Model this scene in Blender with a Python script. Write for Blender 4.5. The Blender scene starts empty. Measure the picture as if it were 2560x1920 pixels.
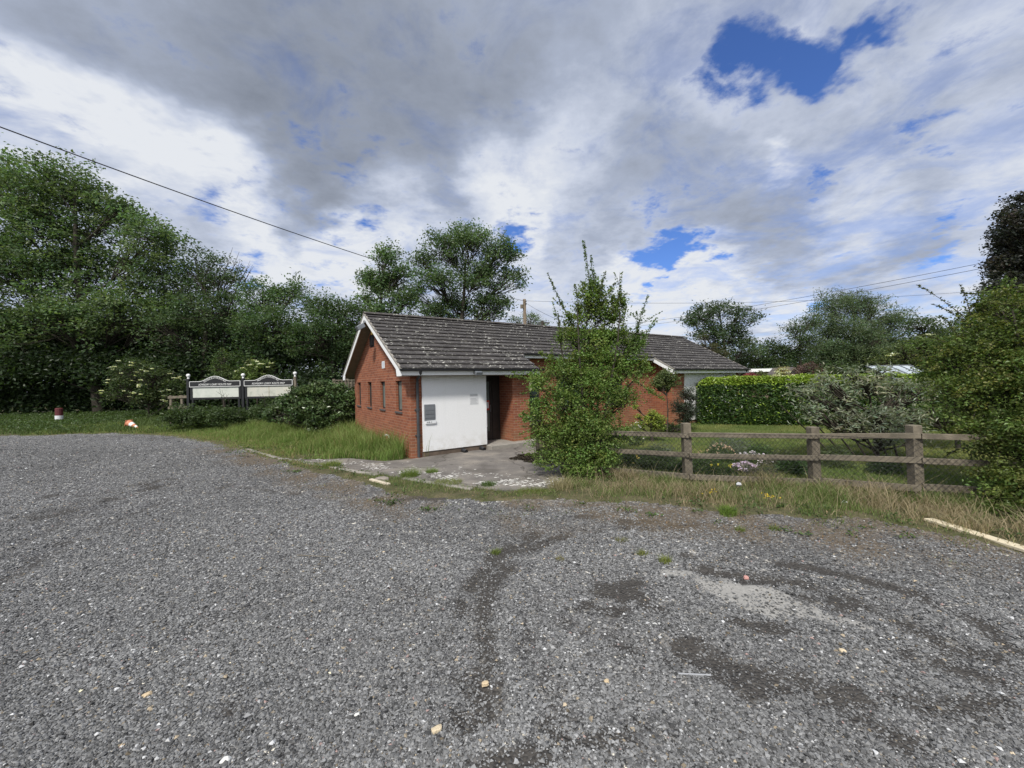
import bpy, bmesh, math, random
import numpy as np
from mathutils import Vector, Matrix
rng = np.random.default_rng(7); random.seed(7)
S = bpy.context.scene; COL = S.collection
R = math.radians

# ---------------------------------------------------------------- camera
H = 1.9                                   # eye height
F = 1000.0; CX, CY = 1280.0, 960.0        # focal length and centre in pixels of the 2560 px wide photograph
ROLL = math.atan((924-969)/(2779-613.)); PITCH = R(-0.278)
cam = bpy.data.cameras.new('camera'); co = bpy.data.objects.new('camera', cam); COL.objects.link(co)
cam.sensor_width = 36; cam.lens = 36*F/2560; cam.clip_start = 0.05; cam.clip_end = 3000
_X = Vector((1,0,0)); _U = Vector((0,-math.sin(PITCH),math.cos(PITCH))); _F = Vector((0,math.cos(PITCH),math.sin(PITCH)))
cr, sr = math.cos(ROLL), math.sin(ROLL)
_r = cr*_X + sr*_U; _u = -sr*_X + cr*_U
m = Matrix((_r, _u, -_F)).transposed().to_4x4(); m.translation = (0,0,H)
co.matrix_world = m
S.camera = co

def ray(x, y):                             # direction through a point of the photograph, depth 1
    a, b = x-CX, y-CY
    h = a*cr + b*sr; v = a*sr - b*cr
    c, s = math.cos(PITCH), math.sin(PITCH)
    return np.array([h, F*c - v*s, F*s + v*c])/F
def at(x, y, D):                           # world point seen there at depth D
    d = ray(x, y); return np.array([d[0]/d[1]*D, D, H + d[2]/d[1]*D])
def gnd(x, y, z=0.0):
    d = ray(x, y); t = (z-H)/d[2]; return np.array([d[0]*t, d[1]*t])

# ---------------------------------------------------------------- sun, exposure
SUN_DIR = Vector((-0.20, -0.70, 0.88)).normalized()        # towards the sun
sl = bpy.data.lights.new('sun', 'SUN'); sl.energy = 3.0; sl.angle = R(7); sl.color = (1.0, 0.955, 0.88)
so = bpy.data.objects.new('sun', sl); COL.objects.link(so)
so.rotation_euler = SUN_DIR.to_track_quat('Z', 'Y').to_euler(); so.location = (-8,-10,20)
S.view_settings.view_transform = 'Standard'; S.view_settings.look = 'None'
S.view_settings.exposure = 0.45; S.view_settings.gamma = 1
S.render.engine = 'CYCLES'
cy = S.cycles
cy.max_bounces = 6; cy.diffuse_bounces = 3; cy.glossy_bounces = 2; cy.transmission_bounces = 4; cy.transparent_max_bounces = 6
cy.use_denoising = True; cy.caustics_reflective = False; cy.caustics_refractive = False

# ---------------------------------------------------------------- node helper
class NT:
    def __init__(s, tree): s.t = tree; s.n = tree.nodes; s.l = tree.links
    def node(s, typ, **kw):
        n = s.n.new(typ)
        for k, v in kw.items(): setattr(n, k, v)
        return n
    def link(s, a, b): s.l.new(a, b)
    def val(s, sock, v):
        if hasattr(v, 'is_output') or isinstance(v, bpy.types.NodeSocket): s.link(v, sock)
        else: sock.default_value = v
    def math(s, op, a, b=0.0, c=None, clamp=False):
        n = s.node('ShaderNodeMath', operation=op, use_clamp=clamp); s.val(n.inputs[0], a); s.val(n.inputs[1], b)
        if c is not None: s.val(n.inputs[2], c)
        return n.outputs[0]
    def vmath(s, op, a, b=None, scale=None):
        n = s.node('ShaderNodeVectorMath', operation=op); s.val(n.inputs[0], a)
        if b is not None: s.val(n.inputs[1], b)
        if scale is not None: s.val(n.inputs['Scale'], scale)
        return n.outputs['Value'] if op in ('DISTANCE','LENGTH','DOT_PRODUCT') else n.outputs[0]
    def noise(s, vec, scale, detail=4.0, rough=0.55, dist=0.0, color=False):
        n = s.node('ShaderNodeTexNoise'); n.inputs['Scale'].default_value = scale; n.inputs['Detail'].default_value = detail
        n.inputs['Roughness'].default_value = rough; n.inputs['Distortion'].default_value = dist
        if vec is not None: s.link(vec, n.inputs['Vector'])
        return n.outputs['Color' if color else 'Fac']
    def maprange(s, v, a, b, c=0.0, d=1.0, smooth=False):
        n = s.node('ShaderNodeMapRange', interpolation_type='SMOOTHSTEP' if smooth else 'LINEAR')
        s.val(n.inputs['Value'], v); n.inputs['From Min'].default_value = a; n.inputs['From Max'].default_value = b
        n.inputs['To Min'].default_value = c; n.inputs['To Max'].default_value = d
        return n.outputs['Result']
    def mix(s, f, a, b, mode='MIX'):
        n = s.node('ShaderNodeMix', data_type='RGBA', blend_type=mode)
        s.val(n.inputs[0], f); s.val(n.inputs[6], a); s.val(n.inputs[7], b); return n.outputs[2]
    def ramp(s, v, stops):
        n = s.node('ShaderNodeValToRGB'); e = n.color_ramp.elements
        while len(e) < len(stops): e.new(0.5)
        for i, (p, c) in enumerate(stops): e[i].position = p; e[i].color = c if len(c) == 4 else (*c, 1)
        s.link(v, n.inputs[0]); return n.outputs[0]

# ---------------------------------------------------------------- sky
W = bpy.data.worlds.new('World'); S.world = W; W.use_nodes = True
t = NT(W.node_tree); t.n.clear()
out = t.node('ShaderNodeOutputWorld'); bg = t.node('ShaderNodeBackground'); bg.inputs['Strength'].default_value = 0.1
t.link(bg.outputs[0], out.inputs[0])
sky = t.node('ShaderNodeTexSky', sky_type='NISHITA'); sky.sun_disc = False
sky.sun_elevation = math.asin(SUN_DIR.z); sky.sun_rotation = math.atan2(SUN_DIR.x, SUN_DIR.y); sky.air_density = 1.0; sky.dust_density = 0.3
tc = t.node('ShaderNodeTexCoord'); d = t.vmath('NORMALIZE', tc.outputs['Generated'])
sx = t.node('ShaderNodeSeparateXYZ'); t.link(d, sx.inputs[0])
zc = t.math('ADD', t.math('MAXIMUM', sx.outputs[2], 0.0), 0.16)
cx_ = t.node('ShaderNodeCombineXYZ')
t.link(t.math('DIVIDE', sx.outputs[0], zc), cx_.inputs[0]); t.link(t.math('DIVIDE', sx.outputs[1], zc), cx_.inputs[1])
P = cx_.outputs[0]                                                   # position on the cloud layer
w1 = t.noise(P, 1.3, 3, 0.5, color=True); w2 = t.noise(P, 4.5, 4, 0.6, color=True)
wv = t.vmath('ADD', t.vmath('SCALE', t.vmath('SUBTRACT', w1, (0.5,0.5,0.5)), scale=0.26),
             t.vmath('SCALE', t.vmath('SUBTRACT', w2, (0.5,0.5,0.5)), scale=0.16))
dw = t.vmath('ADD', d, wv)
def blobs(lst):
    acc = None
    for (x, y, r, w) in lst:
        c = ray(x, y); L = np.linalg.norm(c); c = c/L
        rr = r/F/L*1.25                        # angular radius of that patch
        v = t.maprange(t.vmath('DISTANCE', dw, tuple(c)), 0.0, rr*1.5, w, 0.0, smooth=True)
        acc = v if acc is None else t.math('ADD', acc, v)
    return acc
BLUE = [(1859,70,70,1.7),(1818,180,62,1.6),(1915,155,62,1.7),(1985,190,52,1.8),(2119,115,72,1.4),(2183,70,60,1.2),(2275,15,66,1.5),(1870,280,36,1.0),(1960,90,40,.8),(1800,120,40,.8),(2060,190,50,.9),(2235,110,50,.7),(2026,262,50,1.7),
        (2080,315,28,.7),(2287,350,56,1.7),(2003,483,46,1.5),(1625,662,62,1.9),(1690,655,48,1.6),(1755,645,44,1.6),(1560,650,40,.9),(1650,690,36,1.2),(1800,632,30,1.2),(2325,625,55,1.7),(1974,793,38,1.4),(1286,579,45,1.4),
        (868,405,40,1.3),(905,345,36,1.1),(521,544,56,1.25),(908,530,30,1.25),(631,705,62,1.5),(1255,585,56,1.5),(631,620,45,.6),(833,735,42,1),(602,492,50,.45),(2440,640,50,.5)]
DARK = [(174,46,170,.6),(463,145,190,.7),(510,250,120,.6),(760,200,260,.9),(900,100,260,.8),(1130,150,240,.9),(752,405,120,.7),(830,460,100,.7),(1040,405,110,.6),
        (810,590,75,1.0),(770,615,55,.5),(1370,150,140,.9),(1215,290,120,.5),(1384,230,90,.5),(1656,324,95,.7),(1731,492,120,.75),(1916,567,110,.8),(2148,660,100,.9),(2050,690,90,.8),
        (2320,540,130,.6),(2524,210,120,.4),(2410,270,140,.3),(1511,437,90,.55),(2090,760,70,.35),(250,210,100,.4),(620,60,200,.5),(1850,480,80,.4),(2230,560,80,.4),(110,240,45,.5),(1520,610,60,.3)]
BRIGHT = [(405,347,130,.9),(104,265,75,1.1),(492,376,100,.7),(637,521,70,.7),(694,665,105,1.2),(984,521,100,.9),(1244,492,90,.8),(35,359,80,.8),(1215,347,60,.5),(250,320,90,.7),
          (1425,174,80,.6),(1425,300,90,.6),(1338,425,110,.6),(1772,231,90,.5),(1974,104,55,.7),(1916,388,34,1.3),(1627,740,110,1.2),(1800,680,70,1.1),(2119,550,90,.9),(2032,712,60,.6),
          (2495,405,140,.7),(2495,58,120,.5),(1859,434,80,.4),(1916,800,60,1.0),(2183,712,60,.6),(1560,700,60,.8),(900,690,90,1.0),(1320,700,100,.6),(2400,700,90,.6),(1318,590,38,1.0),(880,620,50,.7),(2180,250,90,.35)]
fb = t.noise(P, 2.1, 7, 0.62, 0.25); fb2 = t.noise(P, 7.0, 6, 0.65, 0.2); fb3 = t.noise(P, 20.0, 4, 0.6)
det = t.math('ADD', t.math('MULTIPLY', t.math('SUBTRACT', fb, 0.5), 1.0), t.math('MULTIPLY', t.math('SUBTRACT', fb2, 0.5), 0.95))
det = t.math('ADD', det, t.math('MULTIPLY', t.math('SUBTRACT', fb3, 0.5), 0.32))
blue = t.maprange(t.math('ADD', blobs(BLUE), t.math('MULTIPLY', det, 4.2)), 0.22, 2.0, 0, 1.0, smooth=True)
thin = t.maprange(t.math('ADD', t.noise(P, 3.3, 6, 0.62, 0.5), t.maprange(sx.outputs[0], 0.0, 0.7, 0.0, 0.10)), 0.50, 0.74, 0, 0.42, smooth=True)
blue = t.math('MAXIMUM', blue, thin)
lum = t.math('ADD', t.math('MULTIPLY', blobs(BRIGHT), 0.43), t.math('MULTIPLY', blobs(DARK), -0.222))
lum = t.math('ADD', lum, t.math('MULTIPLY', det, 0.44))
lum = t.math('ADD', lum, 0.64)
lum = t.math('ADD', lum, t.maprange(sx.outputs[2], 0.0, 0.35, 0.16, 0.0, smooth=True))
lum = t.math('ADD', lum, t.maprange(sx.outputs[1], 0.25, -0.35, 0.0, 0.42, smooth=True))    # unseen clouds behind the viewer, brightened to lift the light on the ground
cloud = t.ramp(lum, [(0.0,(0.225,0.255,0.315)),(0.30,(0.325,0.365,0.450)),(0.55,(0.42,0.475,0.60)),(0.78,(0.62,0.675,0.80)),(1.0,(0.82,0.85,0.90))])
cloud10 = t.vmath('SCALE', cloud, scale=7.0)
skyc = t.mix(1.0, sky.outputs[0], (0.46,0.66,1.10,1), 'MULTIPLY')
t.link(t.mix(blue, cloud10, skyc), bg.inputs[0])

# ---------------------------------------------------------------- object helpers
def tag(o, label=None, cat=None, group=None, kind=None):
    if label: o['label'] = label
    if cat: o['category'] = cat
    if group: o['group'] = group
    if kind: o['kind'] = kind
    return o
def empty(name, loc, label, cat, group=None, rz=0.0):
    o = bpy.data.objects.new(name, None); COL.objects.link(o); o.location = loc; o.rotation_euler.z = rz; o.empty_display_size = 0.2
    return tag(o, label, cat, group)
def link(name, me, parent=None, local=False):
    o = bpy.data.objects.new(name, me); COL.objects.link(o)
    if parent is not None:
        o.parent = parent
        if not local:                       # mesh was given in world coordinates
            o.matrix_parent_inverse = (Matrix.Translation(parent.location) @ parent.rotation_euler.to_matrix().to_4x4()).inverted()
    return o
def np_mesh(name, verts, faces, mats, colors=None, smooth=False, attrs=None):
    """verts (N,3), faces (M,k) one face size; colors per vertex"""
    me = bpy.data.meshes.new(name); n, k = faces.shape
    me.vertices.add(len(verts)); me.vertices.foreach_set('co', np.ascontiguousarray(verts, dtype=np.float32).ravel())
    me.loops.add(n*k); me.loops.foreach_set('vertex_index', np.ascontiguousarray(faces, dtype=np.int32).ravel())
    me.polygons.add(n); me.polygons.foreach_set('loop_start', np.arange(0, n*k, k, dtype=np.int32))
    me.polygons.foreach_set('loop_total', np.full(n, k, dtype=np.int32))
    me.polygons.foreach_set('use_smooth', np.full(n, smooth))
    me.update(calc_edges=True)
    if colors is not None:
        ca = me.color_attributes.new('Col', 'FLOAT_COLOR', 'POINT')
        c4 = np.ones((len(verts), 4), dtype=np.float32); c4[:, :3] = colors; ca.data.foreach_set('color', c4.ravel())
    for an, av in (attrs or {}).items():
        a = me.attributes.new(an, 'FLOAT', 'POINT'); a.data.foreach_set('value', np.ascontiguousarray(av, dtype=np.float32))
    for mm in (mats if isinstance(mats, (list, tuple)) else [mats]): me.materials.append(mm)
    return me
class MB:                                   # collects polygons with metre uv; builds ONE mesh
    def __init__(s): s.v = []; s.f = []; s.m = []
    def poly(s, pts, mi=0):
        b = len(s.v); s.v += [tuple(map(float, p)) for p in pts]; s.f.append(tuple(range(b, b+len(pts)))); s.m.append(mi)
    def box(s, a, b, mi=0):
        x0,y0,z0 = a; x1,y1,z1 = b
        q = [((x0,y0,z0),(x0,y1,z0),(x1,y1,z0),(x1,y0,z0)), ((x0,y0,z1),(x1,y0,z1),(x1,y1,z1),(x0,y1,z1)),
             ((x0,y0,z0),(x1,y0,z0),(x1,y0,z1),(x0,y0,z1)), ((x1,y1,z0),(x0,y1,z0),(x0,y1,z1),(x1,y1,z1)),
             ((x0,y1,z0),(x0,y0,z0),(x0,y0,z1),(x0,y1,z1)), ((x1,y0,z0),(x1,y1,z0),(x1,y1,z1),(x1,y0,z1))]
        for p in q: s.poly(p, mi)
    def bar(s, p, q, w, h, up=(0,0,1), mi=0, w2=None, h2=None):   # box along p-q
        p, q = Vector(p), Vector(q); d = (q-p).normalized(); up = Vector(up); a = d.cross(up).normalized(); b = a.cross(d).normalized()
        w2 = w if w2 is None else w2; h2 = h if h2 is None else h2
        c0 = [p + a*(i*w/2) + b*(j*h/2) for i, j in ((-1,-1),(1,-1),(1,1),(-1,1))]
        c1 = [q + a*(i*w2/2) + b*(j*h2/2) for i, j in ((-1,-1),(1,-1),(1,1),(-1,1))]
        s.poly(c0[::-1], mi); s.poly(c1, mi)
        for i in range(4): s.poly((c0[i], c0[(i+1)%4], c1[(i+1)%4], c1[i]), mi)
    def tube(s, pts, rad, n=8, mi=0, caps=True):
        v, f = tube_arrays(pts, rad, n); b = len(s.v); s.v += [tuple(map(float, x)) for x in v]
        for q in f: s.f.append(tuple(int(i)+b for i in q)); s.m.append(mi)
        if caps:
            s.f.append(tuple(b+i for i in range(n))[::-1]); s.m.append(mi)
            s.f.append(tuple(b+len(v)-n+i for i in range(n))); s.m.append(mi)
    def prism(s, outline, d, mi=0):             # outline 3-D points, extruded by vector d
        o = [Vector(p) for p in outline]; d = Vector(d); s.poly(o, mi); s.poly([p+d for p in o][::-1], mi)
        for i in range(len(o)): j = (i+1) % len(o); s.poly((o[j], o[i], o[i]+d, o[j]+d), mi)
    def mesh(s, name, mats, smooth=False, bevel=0.0):
        me = bpy.data.meshes.new(name); me.from_pydata(s.v, [], s.f); me.update()
        for mm in (mats if isinstance(mats, (list, tuple)) else [mats]): me.materials.append(mm)
        me.polygons.foreach_set('material_index', s.m)
        uv = me.uv_layers.new(name='UVMap')
        for p in me.polygons:
            nx, ny, nz = p.normal
            if abs(nz) > 0.8: T = None
            else:
                L = math.hypot(nx, ny) or 1; T = (-ny/L, nx/L)
            for li in p.loop_indices:
                c = me.vertices[me.loops[li].vertex_index].co
                uv.data[li].uv = (c.x, c.y) if T is None else (c.x*T[0]+c.y*T[1], c.z)
        bm = bmesh.new(); bm.from_mesh(me); bmesh.ops.remove_doubles(bm, verts=bm.verts, dist=1e-5); bmesh.ops.recalc_face_normals(bm, faces=bm.faces)
        if bevel: bmesh.ops.bevel(bm, geom=[e for e in bm.edges if len(e.link_faces) == 2 and e.calc_face_angle(0) > 0.6], offset=bevel, segments=1, affect='EDGES')
        bm.to_mesh(me); bm.free()
        if smooth: me.polygons.foreach_set('use_smooth', [True]*len(me.polygons))
        return me
    def build(s, name, mats, parent=None, local=True, smooth=False, bevel=0.0):
        return link(name, s.mesh(name, mats, smooth, bevel), parent, local)
def tube_arrays(pts, rad, n=6):
    pts = np.asarray(pts, float); m = len(pts); rad = np.full(m, rad, float) if np.isscalar(rad) else np.asarray(rad, float)
    d = np.gradient(pts, axis=0) if m > 1 else np.array([[0,0,1.]]); d /= np.linalg.norm(d, axis=1, keepdims=True)+1e-9
    ref = np.where(np.abs(d[:, 2:3]) > 0.9, np.array([[1.,0,0]]), np.array([[0,0,1.]]))
    a = np.cross(d, ref); a /= np.linalg.norm(a, axis=1, keepdims=True)+1e-9; b = np.cross(d, a)
    th = np.linspace(0, 2*np.pi, n, endpoint=False)
    v = pts[:, None] + rad[:, None, None]*(a[:, None]*np.cos(th)[None, :, None] + b[:, None]*np.sin(th)[None, :, None])
    i = np.arange(m-1)[:, None]*n; j = np.arange(n)[None]; jn = (j+1) % n
    f = np.stack([i+j, i+jn, i+n+jn, i+n+j], -1).reshape(-1, 4)
    return v.reshape(-1, 3), f
def join_tubes(lst, n=5):
    V, Fc, off = [], [], 0
    for p, r in lst:
        v, f = tube_arrays(p, r, n); V.append(v); Fc.append(f+off); off += len(v)
    return np.concatenate(V), np.concatenate(Fc)

# ---------------------------------------------------------------- materials
def mat(name):
    m = bpy.data.materials.new(name); m.use_nodes = True; k = NT(m.node_tree)
    return m, k, m.node_tree.nodes['Principled BSDF']
def bump(k, b, h, strength, dist):
    n = k.node('ShaderNodeBump'); n.inputs['Strength'].default_value = strength; n.inputs['Distance'].default_value = dist
    k.link(h, n.inputs['Height']); k.link(n.outputs[0], b.inputs['Normal'])
def coords(k, which='Object'): return k.node('ShaderNodeTexCoord').outputs[which]
def plain(name, col, rough=0.6, var=0.12, scale=6.0, metal=0.0, spec=0.4, bmp=0.0, dirt=None, dirt_scale=1.5, dirt_amt=0.5):
    m, k, b = mat(name); c = coords(k)
    f = k.noise(c, scale, 5, 0.6)
    lo = tuple(x*(1-var) for x in col)+(1,); hi = tuple(min(1, x*(1+var)) for x in col)+(1,)
    cc = k.ramp(f, [(0.3, lo), (0.7, hi)])
    if dirt is not None:
        g = k.maprange(k.noise(c, dirt_scale, 6, 0.65), 0.5, 0.75, 0, dirt_amt, smooth=True); cc = k.mix(g, cc, (*dirt, 1))
    k.link(cc, b.inputs['Base Color']); b.inputs['Roughness'].default_value = rough; b.inputs['Metallic'].default_value = metal
    b.inputs['Specular IOR Level'].default_value = spec
    if bmp: bump(k, b, k.noise(c, scale*8, 4), bmp, 0.01)
    return m
def leaf_mat(name, trans=0.3, rough=0.5, spec=0.35):
    m, k, b = mat(name)
    a = k.node('ShaderNodeAttribute', attribute_name='Col').outputs['Color']
    k.link(a, b.inputs['Base Color']); b.inputs['Roughness'].default_value = rough; b.inputs['Specular IOR Level'].default_value = spec
    tr = k.node('ShaderNodeBsdfTranslucent'); k.link(k.mix(1.0, a, (1.25,1.35,0.6,1), 'MULTIPLY'), tr.inputs[0])
    mx = k.node('ShaderNodeMixShader'); mx.inputs[0].default_value = trans
    k.link(b.outputs[0], mx.inputs[1]); k.link(tr.outputs[0], mx.inputs[2])
    k.link(mx.outputs[0], m.node_tree.nodes['Material Output'].inputs[0]); return m
def vcol_mat(name, rough=0.8, spec=0.3):
    m, k, b = mat(name); k.link(k.node('ShaderNodeAttribute', attribute_name='Col').outputs['Color'], b.inputs['Base Color'])
    b.inputs['Roughness'].default_value = rough; b.inputs['Specular IOR Level'].default_value = spec; return m
M_LEAF = leaf_mat('leaf', 0.38, 0.45); M_LEAF_GLOSS = leaf_mat('glossy_leaf', 0.2, 0.32, 0.5); M_GRASS = leaf_mat('grass_blade', 0.3, 0.6, 0.2)
M_PETAL = leaf_mat('petal', 0.25, 0.6, 0.2)
M_BARK = plain('bark', (0.060,0.052,0.042), 0.9, 0.35, 9, bmp=0.6, spec=0.2)
M_STONE = vcol_mat('gravel_stone', 0.75, 0.3)

def brick_mat():
    m, k, b = mat('brick'); uv = coords(k, 'UV')
    bt = k.node('ShaderNodeTexBrick'); k.link(uv, bt.inputs['Vector']); bt.offset = 0.5
    for n_, v_ in (('Scale',1.0),('Brick Width',0.225),('Row Height',0.075),('Mortar Size',0.0055),('Mortar Smooth',0.3),('Bias',0.0)): bt.inputs[n_].default_value = v_
    bt.inputs['Color1'].default_value = (0.34,0.125,0.068,1); bt.inputs['Color2'].default_value = (0.225,0.078,0.048,1); bt.inputs['Mortar'].default_value = (0.37,0.26,0.19,1)
    big = k.noise(uv, 0.9, 4, 0.6); fine = k.noise(uv, 40, 4, 0.7)
    c = k.mix(k.maprange(big, 0.35, 0.7, 0, 0.45), bt.outputs['Color'], k.mix(1, bt.outputs['Color'], (0.62,0.56,0.52,1), 'MULTIPLY'))
    c = k.mix(0.5, c, k.mix(1.0, c, k.ramp(fine, [(0.25,(0.6,0.6,0.6)),(0.75,(1.35,1.3,1.25))]), 'MULTIPLY'))
    sp = k.node('ShaderNodeSeparateXYZ'); k.link(uv, sp.inputs[0])
    low = k.math('MULTIPLY', k.maprange(sp.outputs[1], 0.9, 0.1, 0, 1), k.maprange(k.noise(uv, 2.2, 5, 0.7), 0.42, 0.7, 0, 0.6))
    c = k.mix(low, c, (0.25,0.20,0.10,1))                                         # algae and splash stains low on the wall
    k.link(c, b.inputs['Base Color']); b.inputs['Roughness'].default_value = 0.85; b.inputs['Specular IOR Level'].default_value = 0.25
    h = k.math('ADD', k.math('MULTIPLY', bt.outputs['Fac'], -0.8), k.math('MULTIPLY', fine, 0.35)); bump(k, b, h, 0.6, 0.006)
    return m
M_BRICK = brick_mat()
def tile_mat():
    m, k, b = mat('roof_tile'); c = coords(k); a = k.node('ShaderNodeAttribute', attribute_name='Col').outputs['Color']
    n = k.noise(c, 5, 6, 0.65); base = k.mix(1, a, k.ramp(n, [(0.3,(0.72,0.70,0.70)),(0.7,(1.25,1.25,1.18))]), 'MULTIPLY')
    st = k.node('ShaderNodeMapping'); k.link(c, st.inputs[0]); st.inputs['Scale'].default_value = (9.5, 15, 15)
    v = k.noise(st.outputs[0], 1.0, 4, 0.6, 0.6); cl = k.noise(c, 1.1, 3, 0.6)
    th = k.math('ADD', v, k.math('MULTIPLY', k.math('SUBTRACT', cl, 0.5), 0.25))
    li = k.maprange(th, 0.635, 0.66, 0, 0.95, smooth=True)
    v2 = k.maprange(k.noise(c, 22, 3, 0.6), 0.63, 0.66, 0, 0.45, smooth=True)
    base = k.mix(v2, base, (0.40,0.38,0.31,1)); base = k.mix(li, base, (0.66,0.65,0.58,1))
    k.link(base, b.inputs['Base Color']); b.inputs['Roughness'].default_value = 0.85; b.inputs['Specular IOR Level'].default_value = 0.3
    bump(k, b, k.noise(c, 60, 4, 0.7), 0.5, 0.004); return m
M_TILE = tile_mat()
M_WHITE = plain('white_render', (0.86,0.87,0.88), 0.7, 0.04, 14, bmp=0.7, dirt=(0.55,0.53,0.48), dirt_scale=2.0, dirt_amt=0.22)
def render_mat():
    m, k, b = mat('white_render_wall'); c = coords(k); sp = k.node('ShaderNodeSeparateXYZ'); k.link(c, sp.inputs[0])
    st = k.node('ShaderNodeMapping'); k.link(c, st.inputs[0]); st.inputs['Scale'].default_value = (9, 9, 0.8)
    col = k.ramp(k.noise(c, 30, 6, 0.7), [(0.3,(0.80,0.81,0.83)),(0.7,(0.88,0.89,0.90))])
    col = k.mix(k.maprange(k.noise(st.outputs[0], 1.0, 5, 0.65), 0.52, 0.78, 0, 0.10), col, (0.60,0.60,0.58,1))
    low = k.math('MULTIPLY', k.maprange(sp.outputs[2], 0.62, 0.15, 0, 1), k.maprange(k.noise(c, 4, 6, 0.7), 0.44, 0.70, 0, 0.6))
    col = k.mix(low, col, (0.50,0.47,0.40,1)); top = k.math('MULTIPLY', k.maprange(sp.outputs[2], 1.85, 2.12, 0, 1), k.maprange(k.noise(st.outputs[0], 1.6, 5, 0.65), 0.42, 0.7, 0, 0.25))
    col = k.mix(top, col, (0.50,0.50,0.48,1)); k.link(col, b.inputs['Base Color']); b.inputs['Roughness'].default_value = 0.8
    bump(k, b, k.noise(c, 75, 5, 0.75), 1.0, 0.012); return m
M_WHITE = render_mat()
M_FASCIA = plain('white_paint', (0.88,0.89,0.90), 0.45, 0.03, 8, dirt=(0.55,0.55,0.52), dirt_scale=3.0, dirt_amt=0.2)
M_BLACKP = plain('black_plastic', (0.022,0.023,0.026), 0.45, 0.2, 10)
M_GREYP = plain('grey_downpipe', (0.055,0.06,0.065), 0.5, 0.2, 5)
M_FRAME = plain('dark_timber_frame', (0.035,0.030,0.028), 0.5, 0.25, 9)
M_CONC = plain('concrete', (0.28,0.26,0.23), 0.9, 0.2, 5, bmp=0.5, dirt=(0.12,0.11,0.09), dirt_scale=1.7, dirt_amt=0.6)
M_SOFFIT = plain('soffit_board', (0.20,0.17,0.14), 0.7, 0.15)
M_METAL = plain('galvanised_grey', (0.20,0.215,0.235), 0.42, 0.12, 7, metal=0.3)
M_WOOD = plain('weathered_wood', (0.165,0.142,0.108), 0.9, 0.35, 7, bmp=0.6, dirt=(0.10,0.09,0.07), dirt_scale=5, dirt_amt=0.6)
M_PALEWOOD = plain('pale_timber', (0.66,0.58,0.42), 0.7, 0.12, 6, bmp=0.3, dirt=(0.35,0.27,0.16), dirt_scale=6, dirt_amt=0.5)
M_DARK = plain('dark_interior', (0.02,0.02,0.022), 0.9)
M_PAPER = plain('paper', (0.72,0.74,0.76), 0.7, 0.03)
M_INK = plain('ink', (0.05,0.06,0.09), 0.7, 0.05)
M_INKPALE = plain('faded_ink', (0.42,0.43,0.45), 0.7, 0.05)
M_RED = plain('red_print', (0.55,0.07,0.05), 0.6, 0.08)
M_YEL = plain('yellow_plastic', (0.72,0.48,0.10), 0.5, 0.15, 20)
M_WIRE = plain('wire_dark', (0.03,0.03,0.033), 0.6)
def glass_mat(name, col, rough=0.08):
    m, k, b = mat(name); c = coords(k); cc = k.ramp(k.noise(c, 1.6, 3), [(0.3, tuple(x*.75 for x in col)), (0.7, tuple(x*1.25 for x in col))])
    k.link(cc, b.inputs['Base Color']); b.inputs['Roughness'].default_value = rough; b.inputs['Specular IOR Level'].default_value = 0.6; return m
M_GLASS = glass_mat('window_glass', (0.035,0.05,0.05)); M_OBSC = glass_mat('obscured_glass', (0.13,0.165,0.155), 0.3)
M_GREEN_GLASS = glass_mat('greenhouse_glass', (0.50,0.56,0.60), 0.2)
def painted(name, stops, scale=3.0):
    m, k, b = mat(name); k.link(k.ramp(k.noise(coords(k), scale, 6, 0.65), stops), b.inputs['Base Color']); b.inputs['Roughness'].default_value = 0.6; return m

# ---------------------------------------------------------------- ground zones (plan, metres)
EDGE = np.array([(-60,17.6),(-22.1,17.2),(-17.3,17.4),(-13.8,16.0),(-11.4,14.3),(-9.2,12.7),(-5.8,9.85),(-3.4,7.9),(-2.3,6.85),(-1.2,6.3),(-.2,6.2),(.84,6.2),(1.84,5.87),(2.65,5.58),(3.26,5.3),(4.0,4.95),(4.8,4.7),(5.2,4.1),(5.45,3.4),(5.9,2.4),(6.5,1.0),(60,-2)])
APRON = np.array([(-8.9,12.95),(-6.6,10.9),(-5.9,10.35),(-4.9,10.15),(-4.2,10.25),(-3.2,9.75),(-2.62,9.95),(-2.4,10.1),(-1.25,11.0),(0.3,12.0),(0.75,11.2),(1.1,9.6),(0.98,8.35),(0.95,7.05),(-.18,6.9),(-.61,7.12),(-1.39,7.5),(-2.7,8.3),(-3.87,9.1),(-6.2,10.5),(-8.6,12.7)])
C0 = np.array([-2.568, 10.065]); BU = np.array([0.8319, 0.5550]); BV = np.array([-0.5550, 0.8319])
def B2W(u, v): return C0 + BU*u + BV*v
def value_noise(x, y, s, seed=0):
    xi = x*s + 1000; yi = y*s + 1000; x0 = np.floor(xi).astype(np.int64); y0 = np.floor(yi).astype(np.int64); fx = xi-x0; fy = yi-y0
    fx = fx*fx*(3-2*fx); fy = fy*fy*(3-2*fy)
    def h(a, b):
        n = (a*374761393 + b*668265263 + seed*1442695041) & 0x7fffffff; n = ((n ^ (n >> 13))*1274126177) & 0x7fffffff
        return ((n ^ (n >> 16)) & 0xffff)/65535.0
    return (h(x0,y0)*(1-fx)+h(x0+1,y0)*fx)*(1-fy) + (h(x0,y0+1)*(1-fx)+h(x0+1,y0+1)*fx)*fy
def fbm(x, y, s, seed=0, o=4):
    r = 0; a = 0.5; tot = 0
    for i in range(o): r = r + a*value_noise(x, y, s*2**i, seed+i); tot += a; a *= 0.55
    return r/tot
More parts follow.
